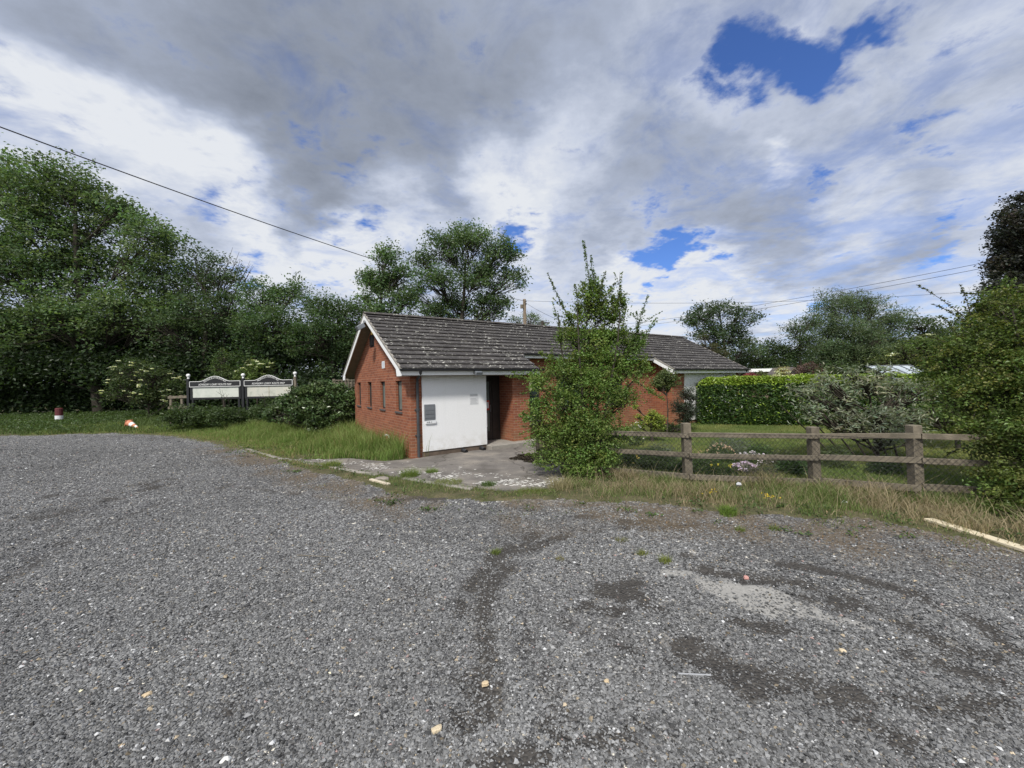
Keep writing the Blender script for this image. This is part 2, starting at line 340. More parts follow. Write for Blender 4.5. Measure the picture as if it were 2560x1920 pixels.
def in_poly(x, y, P):
    r = np.zeros(x.shape, bool); n = len(P)
    for i in range(n):
        x1,y1 = P[i]; x2,y2 = P[(i+1) % n]
        c = ((y1 > y) != (y2 > y)); xx = (x2-x1)*(y-y1)/((y2-y1) if y2 != y1 else 1e-9)+x1
        r ^= c & (x < xx)
    return r
def lot_d(x, y):                            # >0 inside the gravel, roughly metres from its ragged edge
    return np.interp(x, EDGE[:,0], EDGE[:,1]) - y + (fbm(x, y, 1.1, 3)-0.5)*0.7
def seg_d(x, y, pts):
    d = np.full(x.shape, 1e9)
    for (x1,y1),(x2,y2) in zip(pts[:-1], pts[1:]):
        tt = np.clip(((x-x1)*(x2-x1)+(y-y1)*(y2-y1))/((x2-x1)**2+(y2-y1)**2+1e-9), 0, 1)
        d = np.minimum(d, np.hypot(x-x1-tt*(x2-x1), y-y1-tt*(y2-y1)))
    return d
RP = [[(0,1385),(150,1310),(330,1235),(520,1190)],[(-200,1560),(0,1460),(180,1350),(420,1250)],[(1225,1780),(1205,1620),(1210,1490),(1290,1385),(1430,1330),(1560,1318)],[(1160,1800),(1140,1620),(1165,1480),(1240,1385),(1350,1330)],
      [(1720,1395),(1880,1400),(2080,1425),(2280,1475),(2460,1560),(2620,1680)],[(1760,1430),(1960,1450),(2180,1510),(2400,1640)],[(1560,1610),(1700,1640),(1900,1680),(2060,1740),(2250,1850)],[(1420,1560),(1620,1600),(1800,1640)],[(560,1210),(700,1230),(900,1260)],[(700,1500),(520,1560),(380,1650)],[(1350,1500),(1320,1620),(1400,1800)]]
RUTS = [[tuple(gnd(*p)) for p in q] for q in RP]; RW = [.55,.6,1.0,.9,1.0,.8,1.0,.7,.6,.35,.5]
def soil_mask(x, y):                        # bare dark patches where the stones have been scraped thin
    n = fbm(x, y, 5.0, 11); x0_, y0_ = x, y; x = x+(fbm(x,y,2.5,13)-.5)*.55; y = y+(fbm(x,y,2.5,17)-.5)*.40; r = np.zeros(x.shape)
    for (a,b,rx,ry,w) in [(.93,3.6,.42,.36,1.0),(.75,3.35,.25,.2,.8),(1.9,3.95,.35,.14,.7),(2.35,3.65,.45,.16,.9),(2.8,3.3,.4,.2,.8),(1.15,2.78,.3,.12,.8),(1.6,2.5,.4,.13,.9),(2.0,2.35,.4,.13,.9),
                          (.52,5.5,.28,.12,1.1),(.9,5.5,.2,.1,.8),(1.5,5.3,.4,.2,.8),(2.1,5.1,.5,.2,.7),(1.1,3.0,.35,.1,.5),(1.85,3.0,.25,.1,.8),(-.1,2.05,.3,.14,.6),(-1.7,2.35,.3,.1,.4),(-.9,3.4,.3,.15,.3),(-1.6,6.6,1.0,.22,.9),(-2.2,7.1,.5,.2,.7),(.3,2.2,.4,.15,.7),(2.6,2.3,.5,.2,.6),(2.9,2.6,.4,.15,.7)]:
        r = np.maximum(r, w*np.clip(1.25-np.hypot((x-a)/rx, (y-b)/ry), 0, 1)*1.6)
    tr = np.zeros(x.shape)
    for wt, rt in zip(RW, RUTS): tr = np.maximum(tr, np.clip(1.35-seg_d(x0_+(x-x0_)*.25, y0_+(y-y0_)*.25, rt)/0.13, 0, 1)*wt)
    r = np.maximum(r, np.clip((fbm(x, y, 0.55, 21)-0.60)*5, 0, 0.55))
    return np.clip(np.maximum(r*np.clip((n-.30)*3.4, .12, 1.25), tr*np.clip((n-.20)*2.4, .25, 1.0)), 0, 1)*.92
PALE = np.array([(1.47,3.98),(1.62,4.0),(1.95,3.72),(2.12,3.62),(2.35,3.55),(2.5,3.28),(2.62,3.05),(2.25,3.12),(1.98,3.22),(1.78,3.5)])
def pale_mask(x, y):
    xx = x+(fbm(x,y,5,5)-.5)*.45; yy = y+(fbm(x,y,5,8)-.5)*.42
    return in_poly(xx, yy, PALE).astype(float)
def height(x, y):
    ld = lot_d(x, y); z = (fbm(x, y, 0.5, 31)-0.5)*0.05 + (fbm(x, y, 2.2, 37)-0.5)*0.02*(y < 14)
    for rt in RUTS: sd = seg_d(x, y, rt); z = z - 0.022*np.clip(1-sd/0.17, 0, 1) + 0.012*np.clip(1-np.abs(sd-.22)/0.1, 0, 1)
    z = z*np.clip(ld/0.6, 0.15, 1)
    z = z + np.clip(-ld, 0, 1)*0.02 + 0.07*np.clip(1-np.abs(ld+0.35)/0.4, 0, 1)*fbm(x, y, 1.3, 41)
    ap = in_poly(x, y, APRON); z = np.where(ap, 0.02, z)
    return z
ys = [0.4]
while ys[-1] < 46: ys.append(ys[-1] + 0.03 + 0.008*max(0, ys[-1]-2))
ys = np.array(ys)
xs = [0.0]
while xs[-1] < 46: xs.append(xs[-1] + 0.035 + 0.012*max(0, xs[-1]-5))
xs = np.array(xs); xs = np.concatenate([-xs[:0:-1], xs])
GX, GY = np.meshgrid(xs, ys); gx, gy = GX.ravel(), GY.ravel()
LD = lot_d(gx, gy); gz = height(gx, gy); AP = in_poly(gx, gy, APRON)
FENCE = [np.array(p) for p in ((1.35,8.25),(3.19,7.33),(5.18,6.87),(6.10,6.05),(7.9,5.4),(10.0,4.8))]
FX = np.array([p[0] for p in FENCE]); FY = np.array([p[1] for p in FENCE])
def garden(x, y): return (x > 1.3) & (y > np.interp(x, FX, FY)+0.05)
nx, ny = len(xs), len(ys)
ii = (np.arange(ny-1)[:, None]*nx + np.arange(nx-1)[None]).ravel(); quads = np.stack([ii, ii+1, ii+nx+1, ii+nx], -1)
qx, qy = gx[quads].mean(1), gy[quads].mean(1)
is_lot = (LD[quads] > -0.25).all(1); is_ap = in_poly(qx, qy, APRON); is_gar = garden(qx, qy) & ~is_ap & ~is_lot
def sub_mesh(mask, name, material, dz=0.0, attrs=None):
    f = quads[mask]; u, inv = np.unique(f, return_inverse=True)
    v = np.stack([gx[u], gy[u], gz[u]+dz], 1); return np_mesh(name, v, inv.reshape(-1, 4), material, attrs={k: a[u] for k, a in (attrs or {}).items()}, smooth=True)
SOIL = soil_mask(gx, gy); PALEM = pale_mask(gx, gy)
BROWN = np.clip(1.2-np.abs(LD-0.25)/1.0, 0, 1)*np.clip(fbm(gx, gy, 1.6, 51)*2.6-0.70, 0, 1)*(gx > -10)

def gravel_ground():
    m, k, b = mat('gravel'); c = coords(k)
    vo = k.node('ShaderNodeTexVoronoi'); k.link(c, vo.inputs['Vector']); vo.inputs['Scale'].default_value = 46; vo.inputs['Randomness'].default_value = 1
    vo2 = k.node('ShaderNodeTexVoronoi'); k.link(c, vo2.inputs['Vector']); vo2.inputs['Scale'].default_value = 20
    s = k.node('ShaderNodeSeparateXYZ'); k.link(vo.outputs['Color'], s.inputs[0]); s2 = k.node('ShaderNodeSeparateXYZ'); k.link(vo2.outputs['Color'], s2.inputs[0])
    col = k.ramp(s.outputs[0], [(0.0,(0.045,0.044,0.043)),(0.35,(0.118,0.118,0.118)),(0.75,(0.19,0.19,0.192)),(0.93,(0.29,0.29,0.285)),(1.0,(0.52,0.51,0.47))])
    col2 = k.ramp(s2.outputs[1], [(0.0,(0.7,0.7,0.72)),(0.9,(1.2,1.2,1.2)),(0.97,(2.2,2.1,1.9))])
    col = k.mix(1, col, col2, 'MULTIPLY')
    big = k.noise(c, 0.45, 5, 0.6); col = k.mix(1, col, k.ramp(big, [(0.3,(0.80,0.80,0.80)),(0.7,(1.15,1.15,1.17))]), 'MULTIPLY')
    so = k.node('ShaderNodeAttribute', attribute_name='soil').outputs['Fac']; pa = k.node('ShaderNodeAttribute', attribute_name='pale').outputs['Fac']; br = k.node('ShaderNodeAttribute', attribute_name='brown').outputs['Fac']
    fn = k.noise(c, 30, 5, 0.7)
    col = k.mix(k.maprange(so, 0.15, 0.6, 0, 0.92), col, k.ramp(fn, [(0.3,(0.030,0.027,0.024)),(0.7,(0.085,0.078,0.070))]))
    col = k.mix(k.maprange(br, 0.1, 0.8, 0, 0.75), col, k.ramp(fn, [(0.3,(0.06,0.045,0.03)),(0.7,(0.20,0.155,0.10))]))
    col = k.mix(k.maprange(pa, 0.3, 0.7, 0, 0.95), col, k.ramp(fn, [(0.3,(0.24,0.235,0.22)),(0.7,(0.36,0.35,0.33))]))
    k.link(col, b.inputs['Base Color']); b.inputs['Roughness'].default_value = 0.85; b.inputs['Specular IOR Level'].default_value = 0.25
    inv = k.math('MULTIPLY', vo.outputs['Distance'], -1.0)
    bump(k, b, k.math('ADD', k.math('MULTIPLY', inv, k.maprange(pa, 0, 1, 1.0, 0.05)), k.math('MULTIPLY', fn, 0.2)), 0.9, 0.02); return m
lot = link('gravel_lot', sub_mesh(is_lot, 'gravel_lot', gravel_ground(), attrs={'soil': SOIL, 'pale': PALEM, 'brown': BROWN})); tag(lot, kind='structure')
def earth(name, a, b_, c_):
    m, k, b = mat(name); c = coords(k); col = k.ramp(k.noise(c, 2.5, 7, 0.7), [(0.3, a), (0.5, b_), (0.72, c_)])
    col = k.mix(1, col, k.ramp(k.noise(c, 45, 3, 0.6), [(0.3,(0.65,0.65,0.65)),(0.7,(1.3,1.3,1.3))]), 'MULTIPLY')
    k.link(col, b.inputs['Base Color']); b.inputs['Roughness'].default_value = 0.95; b.inputs['Specular IOR Level'].default_value = 0.15; bump(k, b, k.noise(c, 25, 5, 0.7), 0.8, 0.03); return m
M_EARTH = earth('verge_earth', (0.055,0.065,0.025), (0.10,0.095,0.05), (0.17,0.14,0.085))
M_LAWN = earth('lawn_turf', (0.07,0.11,0.03), (0.11,0.15,0.045), (0.20,0.19,0.085))
tag(link('verge', sub_mesh(~is_lot & ~is_ap & ~is_gar, 'verge', M_EARTH)), kind='structure')
tag(link('lawn', sub_mesh(is_gar, 'lawn', M_LAWN)), kind='structure')
far = MB()
far.poly([(-1500,46,-.05),(1500,46,-.05),(1500,2500,-.05),(-1500,2500,-.05)]); far.poly([(-1500,-400,-.05),(-46,-400,-.05),(-46,46,-.05),(-1500,46,-.05)]); far.poly([(46,-400,-.05),(1500,-400,-.05),(1500,46,-.05),(46,46,-.05)]); far.poly([(-46,-400,-.05),(46,-400,-.05),(46,.42,-.05),(-46,.42,-.05)])
far.poly([(-46,.4,-.1),(46,.4,-.1),(46,46,-.1),(-46,46,-.1)])
tag(far.build('ground', M_EARTH), kind='structure')
def apron_mat():
    m, k, b = mat('worn_tarmac'); c = coords(k); col = k.ramp(k.noise(c, 1.3, 7, 0.65), [(0.3,(0.115,0.105,0.098)),(0.5,(0.185,0.17,0.155)),(0.7,(0.29,0.26,0.225))])
    col = k.mix(1, col, k.ramp(k.noise(c, 60, 3, 0.6), [(0.3,(0.75,0.75,0.75)),(0.7,(1.2,1.2,1.2))]), 'MULTIPLY')
    vo = k.node('ShaderNodeTexVoronoi', feature='DISTANCE_TO_EDGE'); vo.inputs['Scale'].default_value = 0.62
    wv = k.vmath('ADD', c, k.vmath('SCALE', k.noise(c, 2.2, 6, 0.7, color=True), scale=0.55)); k.link(wv, vo.inputs['Vector'])
    col = k.mix(k.maprange(vo.outputs['Distance'], 0.0, 0.014, 0.85, 0.0), col, (0.045,0.040,0.032,1))
    col = k.mix(k.maprange(k.noise(c, 0.8, 6, 0.7), 0.50, 0.68, 0, 0.6, smooth=True), col, (0.085,0.075,0.065,1))
    k.link(col, b.inputs['Base Color']); b.inputs['Roughness'].default_value = 0.9; b.inputs['Specular IOR Level'].default_value = 0.2; bump(k, b, k.noise(c, 70, 4, 0.7), 0.5, 0.008); return m
ap = MB(); ap.prism([(x, y, 0.035) for x, y in APRON[::-1]], (0,0,-0.16)); tag(ap.build('forecourt', apron_mat()), kind='structure')

# ---------------------------------------------------------------- gravel stones (real)
def gravel():
    N = 620000
    y = 1.3*(19/1.3)**(rng.random(N)**0.88); x = (rng.random(N)*2-1)*(y*1.34+0.35)
    # keep density even: thin out where sampling is too dense
    dens = np.clip(0.36 + 0.0*y, 0, 1)
    s = soil_mask(x, y); p = pale_mask(x, y); l = lot_d(x, y)
    bw = np.clip(1.2-np.abs(l-0.25)/1.0, 0, 1)*np.clip(fbm(x, y, 1.6, 51)*2.6-0.70, 0, 1)*(x > -10)
    keep = rng.random(N) < np.clip((19-y)/10, 0, 1)*(1-.75*np.clip(bw,0,1))* np.clip(1-1.0*s, 0.10, 1)*np.where(p > 0, 0.30, 1)*np.clip((l+0.25)/0.4, 0, 1)
    x, y, s = x[keep], y[keep], s[keep]; n = len(x)
    size = np.clip(rng.lognormal(math.log(0.0082), 0.36, n), 0.005, 0.024)*(1-0.15*s)*np.clip(0.80+0.06*y, .9, 1.7)
    z = height(x, y) + size*0.25
    base = np.array([(1,0,0),(-.55,.8,0),(-.5,-.85,0),(0.1,0,.85),(0.0,0.1,-.7),(.35,.75,.25)])
    tri = np.array([(0,5,3),(5,1,3),(1,2,3),(2,0,3),(5,0,4),(1,5,4),(2,1,4),(0,2,4)])
    v = base[None] * (1 + (rng.random((n,6,3))-.5)*0.55)*np.array([1,1,.72])
    th = rng.random(n)*6.283; tl = (rng.random(n)-.5)*1.2; c, s_ = np.cos(th), np.sin(th); ct, st = np.cos(tl), np.sin(tl)
    vx = v[...,0]*ct[:,None] + v[...,2]*st[:,None]; vz = -v[...,0]*st[:,None] + v[...,2]*ct[:,None]
    X = vx*c[:,None] - v[...,1]*s_[:,None]; Y = vx*s_[:,None] + v[...,1]*c[:,None]
    V = np.stack([X, Y, vz], -1)*size[:,None,None] + np.stack([x, y, z], -1)[:,None]
    g = np.clip(rng.normal(0.170, 0.058, n), 0.040, 0.46)*(0.70+0.62*fbm(x, y, 0.7, 23)); w = rng.random(n); g = np.where(w > 0.985, rng.uniform(.38,.62,n), g); g = np.where(w < .14, g*0.45, g)
    col = np.stack([g*.99, g, g*1.005], -1); tan = rng.random(n) > 0.982; col[tan] = g[tan,None]*np.array([1.5,1.25,.9]); pk = rng.random(n) > 0.997; col[pk] = np.array([.34,.24,.22])
    return np_mesh('gravel', V.reshape(-1,3), (tri[None]+np.arange(n)[:,None,None]*6).reshape(-1,3), M_STONE, colors=np.clip(np.repeat(col, 6, 0), 0, .8))
tag(link('gravel', gravel()), 'loose blue grey crushed stone covering the whole car park', 'gravel', kind='stuff')

# ---------------------------------------------------------------- vegetation generators
def leaves(C, size, col, up=0.5, aspect=0.55, jit=0.22, droop=0.0, flat=None, cjit=None):
    """rhombic leaves, one quad each. C (N,3) centres, size (N,) length"""
    n = len(C); d = rng.normal(size=(n,3)); d[:,2] = d[:,2]*0.6 - droop; d /= np.linalg.norm(d, axis=1, keepdims=True)
    nrm = rng.normal(size=(n,3)); nrm[:,2] = np.abs(nrm[:,2]) + up; sd = np.cross(d, nrm); sd /= np.linalg.norm(sd, axis=1, keepdims=True)+1e-9
    size = np.broadcast_to(size, (n,)); L = size[:,None]; bend = np.cross(sd, d)*L*0.12
    V = np.stack([C-d*L*.5, C+sd*L*aspect*.5+bend, C+d*L*.5, C-sd*L*aspect*.5+bend], 1)
    c = np.broadcast_to(np.asarray(col), (n,3))*(1+(rng.random((n,1))-.5)*2*jit) ; c = c*(1+(rng.random((n,3))-.5)*0.12)
    return V.reshape(-1,3), np.arange(n*4).reshape(-1,4), np.clip(np.repeat(c, 4, 0), 0.004, 0.9)
def leaf_mesh(name, parts, material):
    V, Fc, Cc, off = [], [], [], 0
    for v, f, c in parts: V.append(v); Fc.append(f+off); Cc.append(c); off += len(v)
    return np_mesh(name, np.concatenate(V), np.concatenate(Fc), material, colors=np.concatenate(Cc))
def lobes_px(lst, D, dj=0.35):
    out = []
    for it in lst:
        x, y, r = it[:3]; dd = D + (it[3] if len(it) > 3 else (random.random()-.5)*2*dj*r*D/1000)
        c = at(x, y, dd); rr = r*dd/F; out.append((c, np.array([rr, rr*0.95, rr]), 1.0))
    return out
def crown_points(lobes, spacing, shell=0.55, dens=1.0):
    pts = []
    for c, r, w in lobes:
        n = max(4, int(3.6*dens*w*(r.prod()**(1/3)/spacing)**2.35)); q = rng.normal(size=(n,3)); q /= np.linalg.norm(q, axis=1, keepdims=True)
        q[:,2] = np.where(q[:,2] < -0.55, -q[:,2]*0.6, q[:,2]); rad = shell+(1-shell)*rng.random((n,1))**0.6; rad *= 0.86+0.26*rng.random((n,1)); ph = rng.random(4)*6.28; rad *= (1+.17*np.sin(q[:,0]*3.1+ph[0])*np.sin(q[:,2]*2.7+ph[1])+.12*np.sin(q[:,0]*6.3+ph[2]+q[:,2]*5.1)+.06*np.sin(q[:,1]*7+ph[3]))[:,None]
        pts.append(c + q*rad*r)
    return pts
def tree(name, label, cat, base, lobes, trunk_r, spacing, leaf, per, col, group=None, shell=0.55, top=None, bark=None, aspect=0.5, up=0.5, stems=None, extra=None, mat_=None, twig=0.012, puff=0.55, droop=0.0, crown_name='crown', warm=0.0, dens=2.5, limb=.22):
    base = np.array([base[0], base[1], 0.0]); root = empty(name, tuple(base), label, cat, group)
    cen = np.mean([l[0] for l in lobes], 0); zmin = min(l[0][2]-l[1][2] for l in lobes); zmax = max(l[0][2]+l[1][2] for l in lobes)
    pts = crown_points(lobes, spacing, shell, dens); tubes = []
    h = zmax*0.80 if top is None else top
    T = np.array([base + (np.array([cen[0],cen[1],0])-np.array([base[0],base[1],0]))*max(s, 0)**1.3*0.8 + np.array([math.sin(s*5+base[0])*h*.018, math.cos(s*4)*h*.012, s*h]) for s in np.linspace(-0.02, 1, 9)])
    tubes.append((T, trunk_r*np.linspace(1.15, 0.22, 9)**1.1))
    for (c, r, w), pp in zip(lobes, pts):
        k = int(np.clip((c[2]-0.45*np.hypot(*(c-base)[:2])-r[2]*.3)/h*8, 1, 7)); a = T[k]; mid = (a+c)/2 + np.array([0,0,-0.08*np.linalg.norm(c-a)]) + rng.normal(size=3)*0.04*np.linalg.norm(c-a)
        lr = max(twig*2, trunk_r*limb*min(1, r.mean()/2.0+.3))
        ss = np.linspace(0, 1, 6)[:,None]; cur = (1-ss)**2*a + 2*ss*(1-ss)*mid + ss**2*c; tubes.append((cur, np.linspace(lr, lr*.35, 6)))
        for q in pp[:: max(1, len(pp)//46)]:
            j = rng.integers(2, 6); s0 = cur[j]; md = (s0+q)/2 + rng.normal(size=3)*0.08*np.linalg.norm(q-s0) + np.array([0,0,-.05])
            ss3 = np.linspace(0, 1, 4)[:,None]; tubes.append(((1-ss3)**2*s0+2*ss3*(1-ss3)*md+ss3**2*q, np.array([lr*.35, twig*1.6, twig, twig*.5])))
    if stems:
        for st in stems: tubes.append((np.array(st[0]), np.array(st[1])))
    v, f = join_tubes(tubes, 6 if trunk_r > 0.08 else 5)
    link('trunk', np_mesh('trunk', v, f, bark or M_BARK, smooth=True), root)
    allp = np.concatenate(pts); n = len(allp); col = np.asarray(col, float)*np.array([1.25,1.20,1.12])
    cf = 0.66+0.62*rng.random((n,1)); lf = np.concatenate([np.full(len(q_), 0.82+.36*rng.random()) for q_ in pts])[:,None]; ccol = col*cf*lf; ccol[:,0] *= 1+(rng.random(n)-.5)*0.25 + warm*(rng.random(n) > .8)
    C = np.repeat(allp, per, 0) + rng.normal(size=(n*per,3))*spacing*puff*np.array([1,1,.62])
    C[:,2] = np.maximum(C[:,2], 0.05)
    parts = [leaves(C, leaf*(0.65+0.7*rng.random(len(C))), np.repeat(ccol, per, 0), up, aspect, droop=droop)]
    if extra: parts += extra
    link(crown_name, leaf_mesh(crown_name, parts, mat_ or M_LEAF), root)
    return root
def sprig(p0, p1, n, leaf, col, spread, bendz=0.0):   # a shoot with leaves along it
    p0, p1 = np.array(p0, float), np.array(p1, float); s = rng.random(n)**0.85
    P_ = p0 + (p1-p0)*s[:,None] + np.array([0,0,1])*(bendz*s*(1-s))[:,None] + rng.normal(size=(n,3))*(spread*(1.1-0.75*s))[:,None]
    return leaves(P_, leaf*(0.7+0.5*rng.random(n)), np.asarray(col), 0.3, 0.6)
def blades(x, y, h, w, col, lean=0.35, tipcol=None, z0=None):
    n = len(x); z = (height(x, y) if z0 is None else z0)-0.01; th = rng.random(n)*6.283; a = np.stack([np.cos(th), np.sin(th), 0*th], -1)
    ph = rng.random(n)*6.283; L = lean*h*(0.3+rng.random(n)); l = np.stack([np.cos(ph)*L, np.sin(ph)*L, 0*L], -1)
    B = np.stack([x, y, z], -1); hh = np.stack([0*h, 0*h, h], -1); w = np.broadcast_to(w, (n,))[:,None]
    V = np.stack([B-a*w*.5, B+a*w*.5, B+hh*.6+l*.35+a*w*.4, B+hh*.6+l*.35-a*w*.4, B+hh*.97+l+a*w*.06, B+hh*.97+l-a*w*.06], 1)
    f = np.array([(0,1,2,3),(3,2,4,5)]); Fc = (f[None]+np.arange(n)[:,None,None]*6).reshape(-1,4)
    c = np.asarray(col)*(1+(rng.random((n,1))-.5)*.5); c = np.repeat(c[:,None], 6, 1)
    if tipcol is not None: c[:,4:] = c[:,4:]*.4+np.asarray(tipcol)*.6
    return V.reshape(-1,3), Fc, np.clip(c.reshape(-1,3), .004, .9)

# ---------------------------------------------------------------- the brick building (local axes: x along the front, y into depth)
BR = math.atan2(0.5550, 0.8319)
bld = empty('brick_building', (C0[0], C0[1], 0), 'long low red brick building with grey tiled roof and one white rendered front wall', 'building', rz=BR)
DEP = 6.1; RV = 3.05; SLOPE = (4.12-2.27)/3.40
def rz_(v): return 2.27 + SLOPE*((v if v <= RV else 2*RV-v)+0.35)         # top of the roof at depth v
def wall_rect(mb, o, tdir, L, z0, z1, holes=(), nin=(0,1), depth=0.1):     # wall panel with openings; nin points indoors
    us = sorted({0, L} | {h[0] for h in holes} | {h[1] for h in holes}); zs = sorted({z0, z1} | {h[2] for h in holes} | {h[3] for h in holes})
    P_ = lambda u, z, d=0.0: (o[0]+tdir[0]*u+nin[0]*d, o[1]+tdir[1]*u+nin[1]*d, z)
    for a, b in zip(us[:-1], us[1:]):
        for c, e in zip(zs[:-1], zs[1:]):
            if any(h[0] <= (a+b)/2 <= h[1] and h[2] <= (c+e)/2 <= h[3] for h in holes): continue
            mb.poly([P_(a,c), P_(b,c), P_(b,e), P_(a,e)])
    for u0,u1,c,e in holes:
        mb.poly([P_(u0,c),P_(u0,e),P_(u0,e,depth),P_(u0,c,depth)]); mb.poly([P_(u1,c),P_(u1,c,depth),P_(u1,e,depth),P_(u1,e)])
        mb.poly([P_(u0,e),P_(u1,e),P_(u1,e,depth),P_(u0,e,depth)]); mb.poly([P_(u0,c),P_(u0,c,depth),P_(u1,c,depth),P_(u1,c)])
GW = [(v-0.26, v+0.26, 1.17, 2.0) for v in (0.90, 2.42, 3.94, 5.42)]        # four slit windows in the gable
w = MB(); wall_rect(w, (0,0), (0,1), DEP, -0.1, 2.1, GW, nin=(1,0), depth=0.10)
w.poly([(0,0,2.1),(0,DEP,2.1),(0,DEP,2.32),(0,RV,3.98),(0,0,2.32)])
wall_rect(w, (0,0), (1,0), 2.17, -0.1, 2.3)                                 # front behind the render
wall_rect(w, (2.17,0), (0,1), 0.78, 0.0, 2.3); 
wall_rect(w, (3.10,0), (0,1), 0.78, 0.0, 2.3, nin=(1,0)); wall_rect(w, (3.10,0), (1,0), 0.62, -0.1, 2.3); wall_rect(w, (3.72,0), (0,1), 0.95, -0.1, 2.30, nin=(-1,0)); w.poly([(3.72,0,2.3),(3.72,.95,2.3),(3.72,.95,2.74),(3.72,.1,2.34)])
MW = [(0.62, 1.16, 0.62, 2.0), (1.9, 3.3, 0.95, 2.05), (4.4, 5.3, 0.95, 2.05)]
wall_rect(w, (3.72,0.95), (1,0), 7.08, -0.1, 2.75, MW)
wall_rect(w, (10.8,0), (0,1), 0.95, -0.1, 2.30, nin=(1,0)); w.poly([(10.8,0,2.3),(10.8,.95,2.3),(10.8,.95,2.74),(10.8,.1,2.34)])
WW = [(3.95, 4.42, 1.55, 2.0)]
wall_rect(w, (10.8,0), (1,0), 5.2, -0.1, 2.3, [(3.95,4.42,1.15,2.0)])
wall_rect(w, (16.0,0), (0,1), DEP, -0.1, 2.1, nin=(-1,0)); w.poly([(16,0,2.1),(16,DEP,2.1),(16,DEP,2.32),(16,RV,3.98),(16,0,2.32)])
wall_rect(w, (0,DEP), (1,0), 16.0, -0.1, 2.35, nin=(0,-1))
w.build('brick_wall', M_BRICK, bld)
# roof tiles, one slab each
def roof():
    g = 3.40/14; V = []; Cc = []
    def tile(u0, u1, va, vb, side):
        jz = (random.random()-.5)*0.006; lip = 0.050; va += .05 if va < RV-.01 else 0; f = (lambda v: v) if side > 0 else (lambda v: 2*RV-v)
        za, zb = rz_(va)+jz-0.012, rz_(vb)+lip-.012+jz
        u0 += 0.003+random.random()*.003; u1 -= 0.003; vb -= random.random()*0.006
        p = [(u0,f(va),za),(u1,f(va),za),(u1,f(vb),zb),(u0,f(vb),zb),(u0,f(vb)+.002,zb-.020),(u1,f(vb)+.002,zb-.020)]
        V.append(p); c = 0.060*(0.78+0.44*random.random()); Cc.append((c*1.06, c*0.99, c*1.0))
    for k in range(14):
        va = RV-k*g; vb = va-g; off = (k % 2)*0.165
        lim = [(-0.35, 16.25)] if k < 10 else [(-0.35, 3.86), (10.48, 16.25)]
        for a, b in lim:
            u = a - off + 0.0
            while u < b-0.02:
                u0, u1 = max(u, a), min(u+0.33, b)
                if u1-u0 > 0.05: tile(u0, u1, va, vb, 1)
                u += 0.33
        u = -0.35 - off
        while u < 16.2:
            u0, u1 = max(u, -0.35), min(u+0.33, 16.25)
            if u1-u0 > 0.05: tile(u0, u1, va, vb, -1)
            u += 0.33
    V = np.array(V); n = len(V); f = np.array([(0,1,2,3),(3,2,5,4),(0,3,4,0),(1,5,2,1)])[:2]
    return np_mesh('roof', V.reshape(-1,3), (f[None]+np.arange(n)[:,None,None]*6).reshape(-1,4), M_TILE, colors=np.repeat(np.array(Cc), 6, 0))
roof_o = link('roof', roof(), bld, True)
# solid roof deck under the tiles, with soffits
dk = MB()
def deck(u0, u1, ve):
    z1 = lambda v: rz_(v)-0.012; z0 = lambda v: rz_(v)-0.14
    o = [(u0,ve,z0(ve)),(u0,ve,z1(ve)),(u0,RV,z1(RV)),(u0,RV,z0(RV))]; dk.prism(o, (u1-u0,0,0))
deck(-0.32,3.83,-0.30); deck(3.83,10.51,0.62); deck(10.51,16.22,-0.30)
o = [(-0.32,RV,rz_(RV)-.012),(-0.32,6.40,rz_(6.40)-.012),(-0.32,6.40,rz_(6.40)-.14),(-0.32,RV,rz_(RV)-.14)]; dk.prism(o, (16.54,0,0))
dk.box((-0.30,-0.30,2.10),(3.80,0.0,2.125)); dk.box((3.86,0.66,2.66),(10.46,0.95,2.68)); dk.box((10.54,-0.30,2.10),(16.2,0.0,2.125))
dk.build('roof_deck', M_SOFFIT, bld)
rt = MB(); n_ = 50
for i in range(n_):                                                          # ridge tiles
    a, b = -0.36+i*16.62/n_, -0.36+(i+1)*16.62/n_-0.006; dz = random.random()*.006; zt = rz_(RV)+0.035+dz
    rt.prism([(a,RV-.13,zt-.045),(a,RV-.07,zt+.005),(a,RV,zt+.03),(a,RV+.07,zt+.005),(a,RV+.13,zt-.045)], (b-a,0,0))
rc = rt.mesh('ridge', M_TILE); ca = rc.color_attributes.new('Col','FLOAT_COLOR','POINT'); ca.data.foreach_set('color', [0.066,0.060,0.058,1]*len(rc.vertices)); link('ridge', rc, roof_o, True)
# fascias, bargeboards
fa = MB(); fa.box((-0.33,-0.325,2.115),(3.86,-0.302,2.245)); fa.build('fascia', M_FASCIA, bld)
fa = MB(); fa.box((3.90,0.615,2.665),(10.45,0.64,2.775)); fa.build('fascia', M_FASCIA, bld)
fa = MB(); fa.box((10.47,-0.325,2.115),(16.22,-0.302,2.245)); fa.build('fascia', M_FASCIA, bld)
def barge(u, th, v0, v1, name='bargeboard', foot=True):
    b = MB(); z = lambda v: rz_(v)-0.02; hgt = 0.17; s = 1 if v1 > v0 else -1
    ol = [(u,v0,2.10),(u,v0,z(v0))] + [(u,v1,z(v1)),(u,v1,z(v1)-hgt)] + [(u,v0+s*0.36,z(v0+s*.36)-hgt-.0),(u,v0+s*0.30,2.10)]
    if not foot: ol = [(u,v0,z(v0)-hgt),(u,v0,z(v0)),(u,v1,z(v1)),(u,v1,z(v1)-hgt)]
    b.prism(ol, (th,0,0)); return b.build(name, M_FASCIA, bld)
barge(-0.345, 0.022, -0.345, RV); barge(-0.345, 0.022, 2*RV+0.345, RV); barge(16.225, 0.022, -0.345, RV); barge(16.225, 0.022, 2*RV+.345, RV)
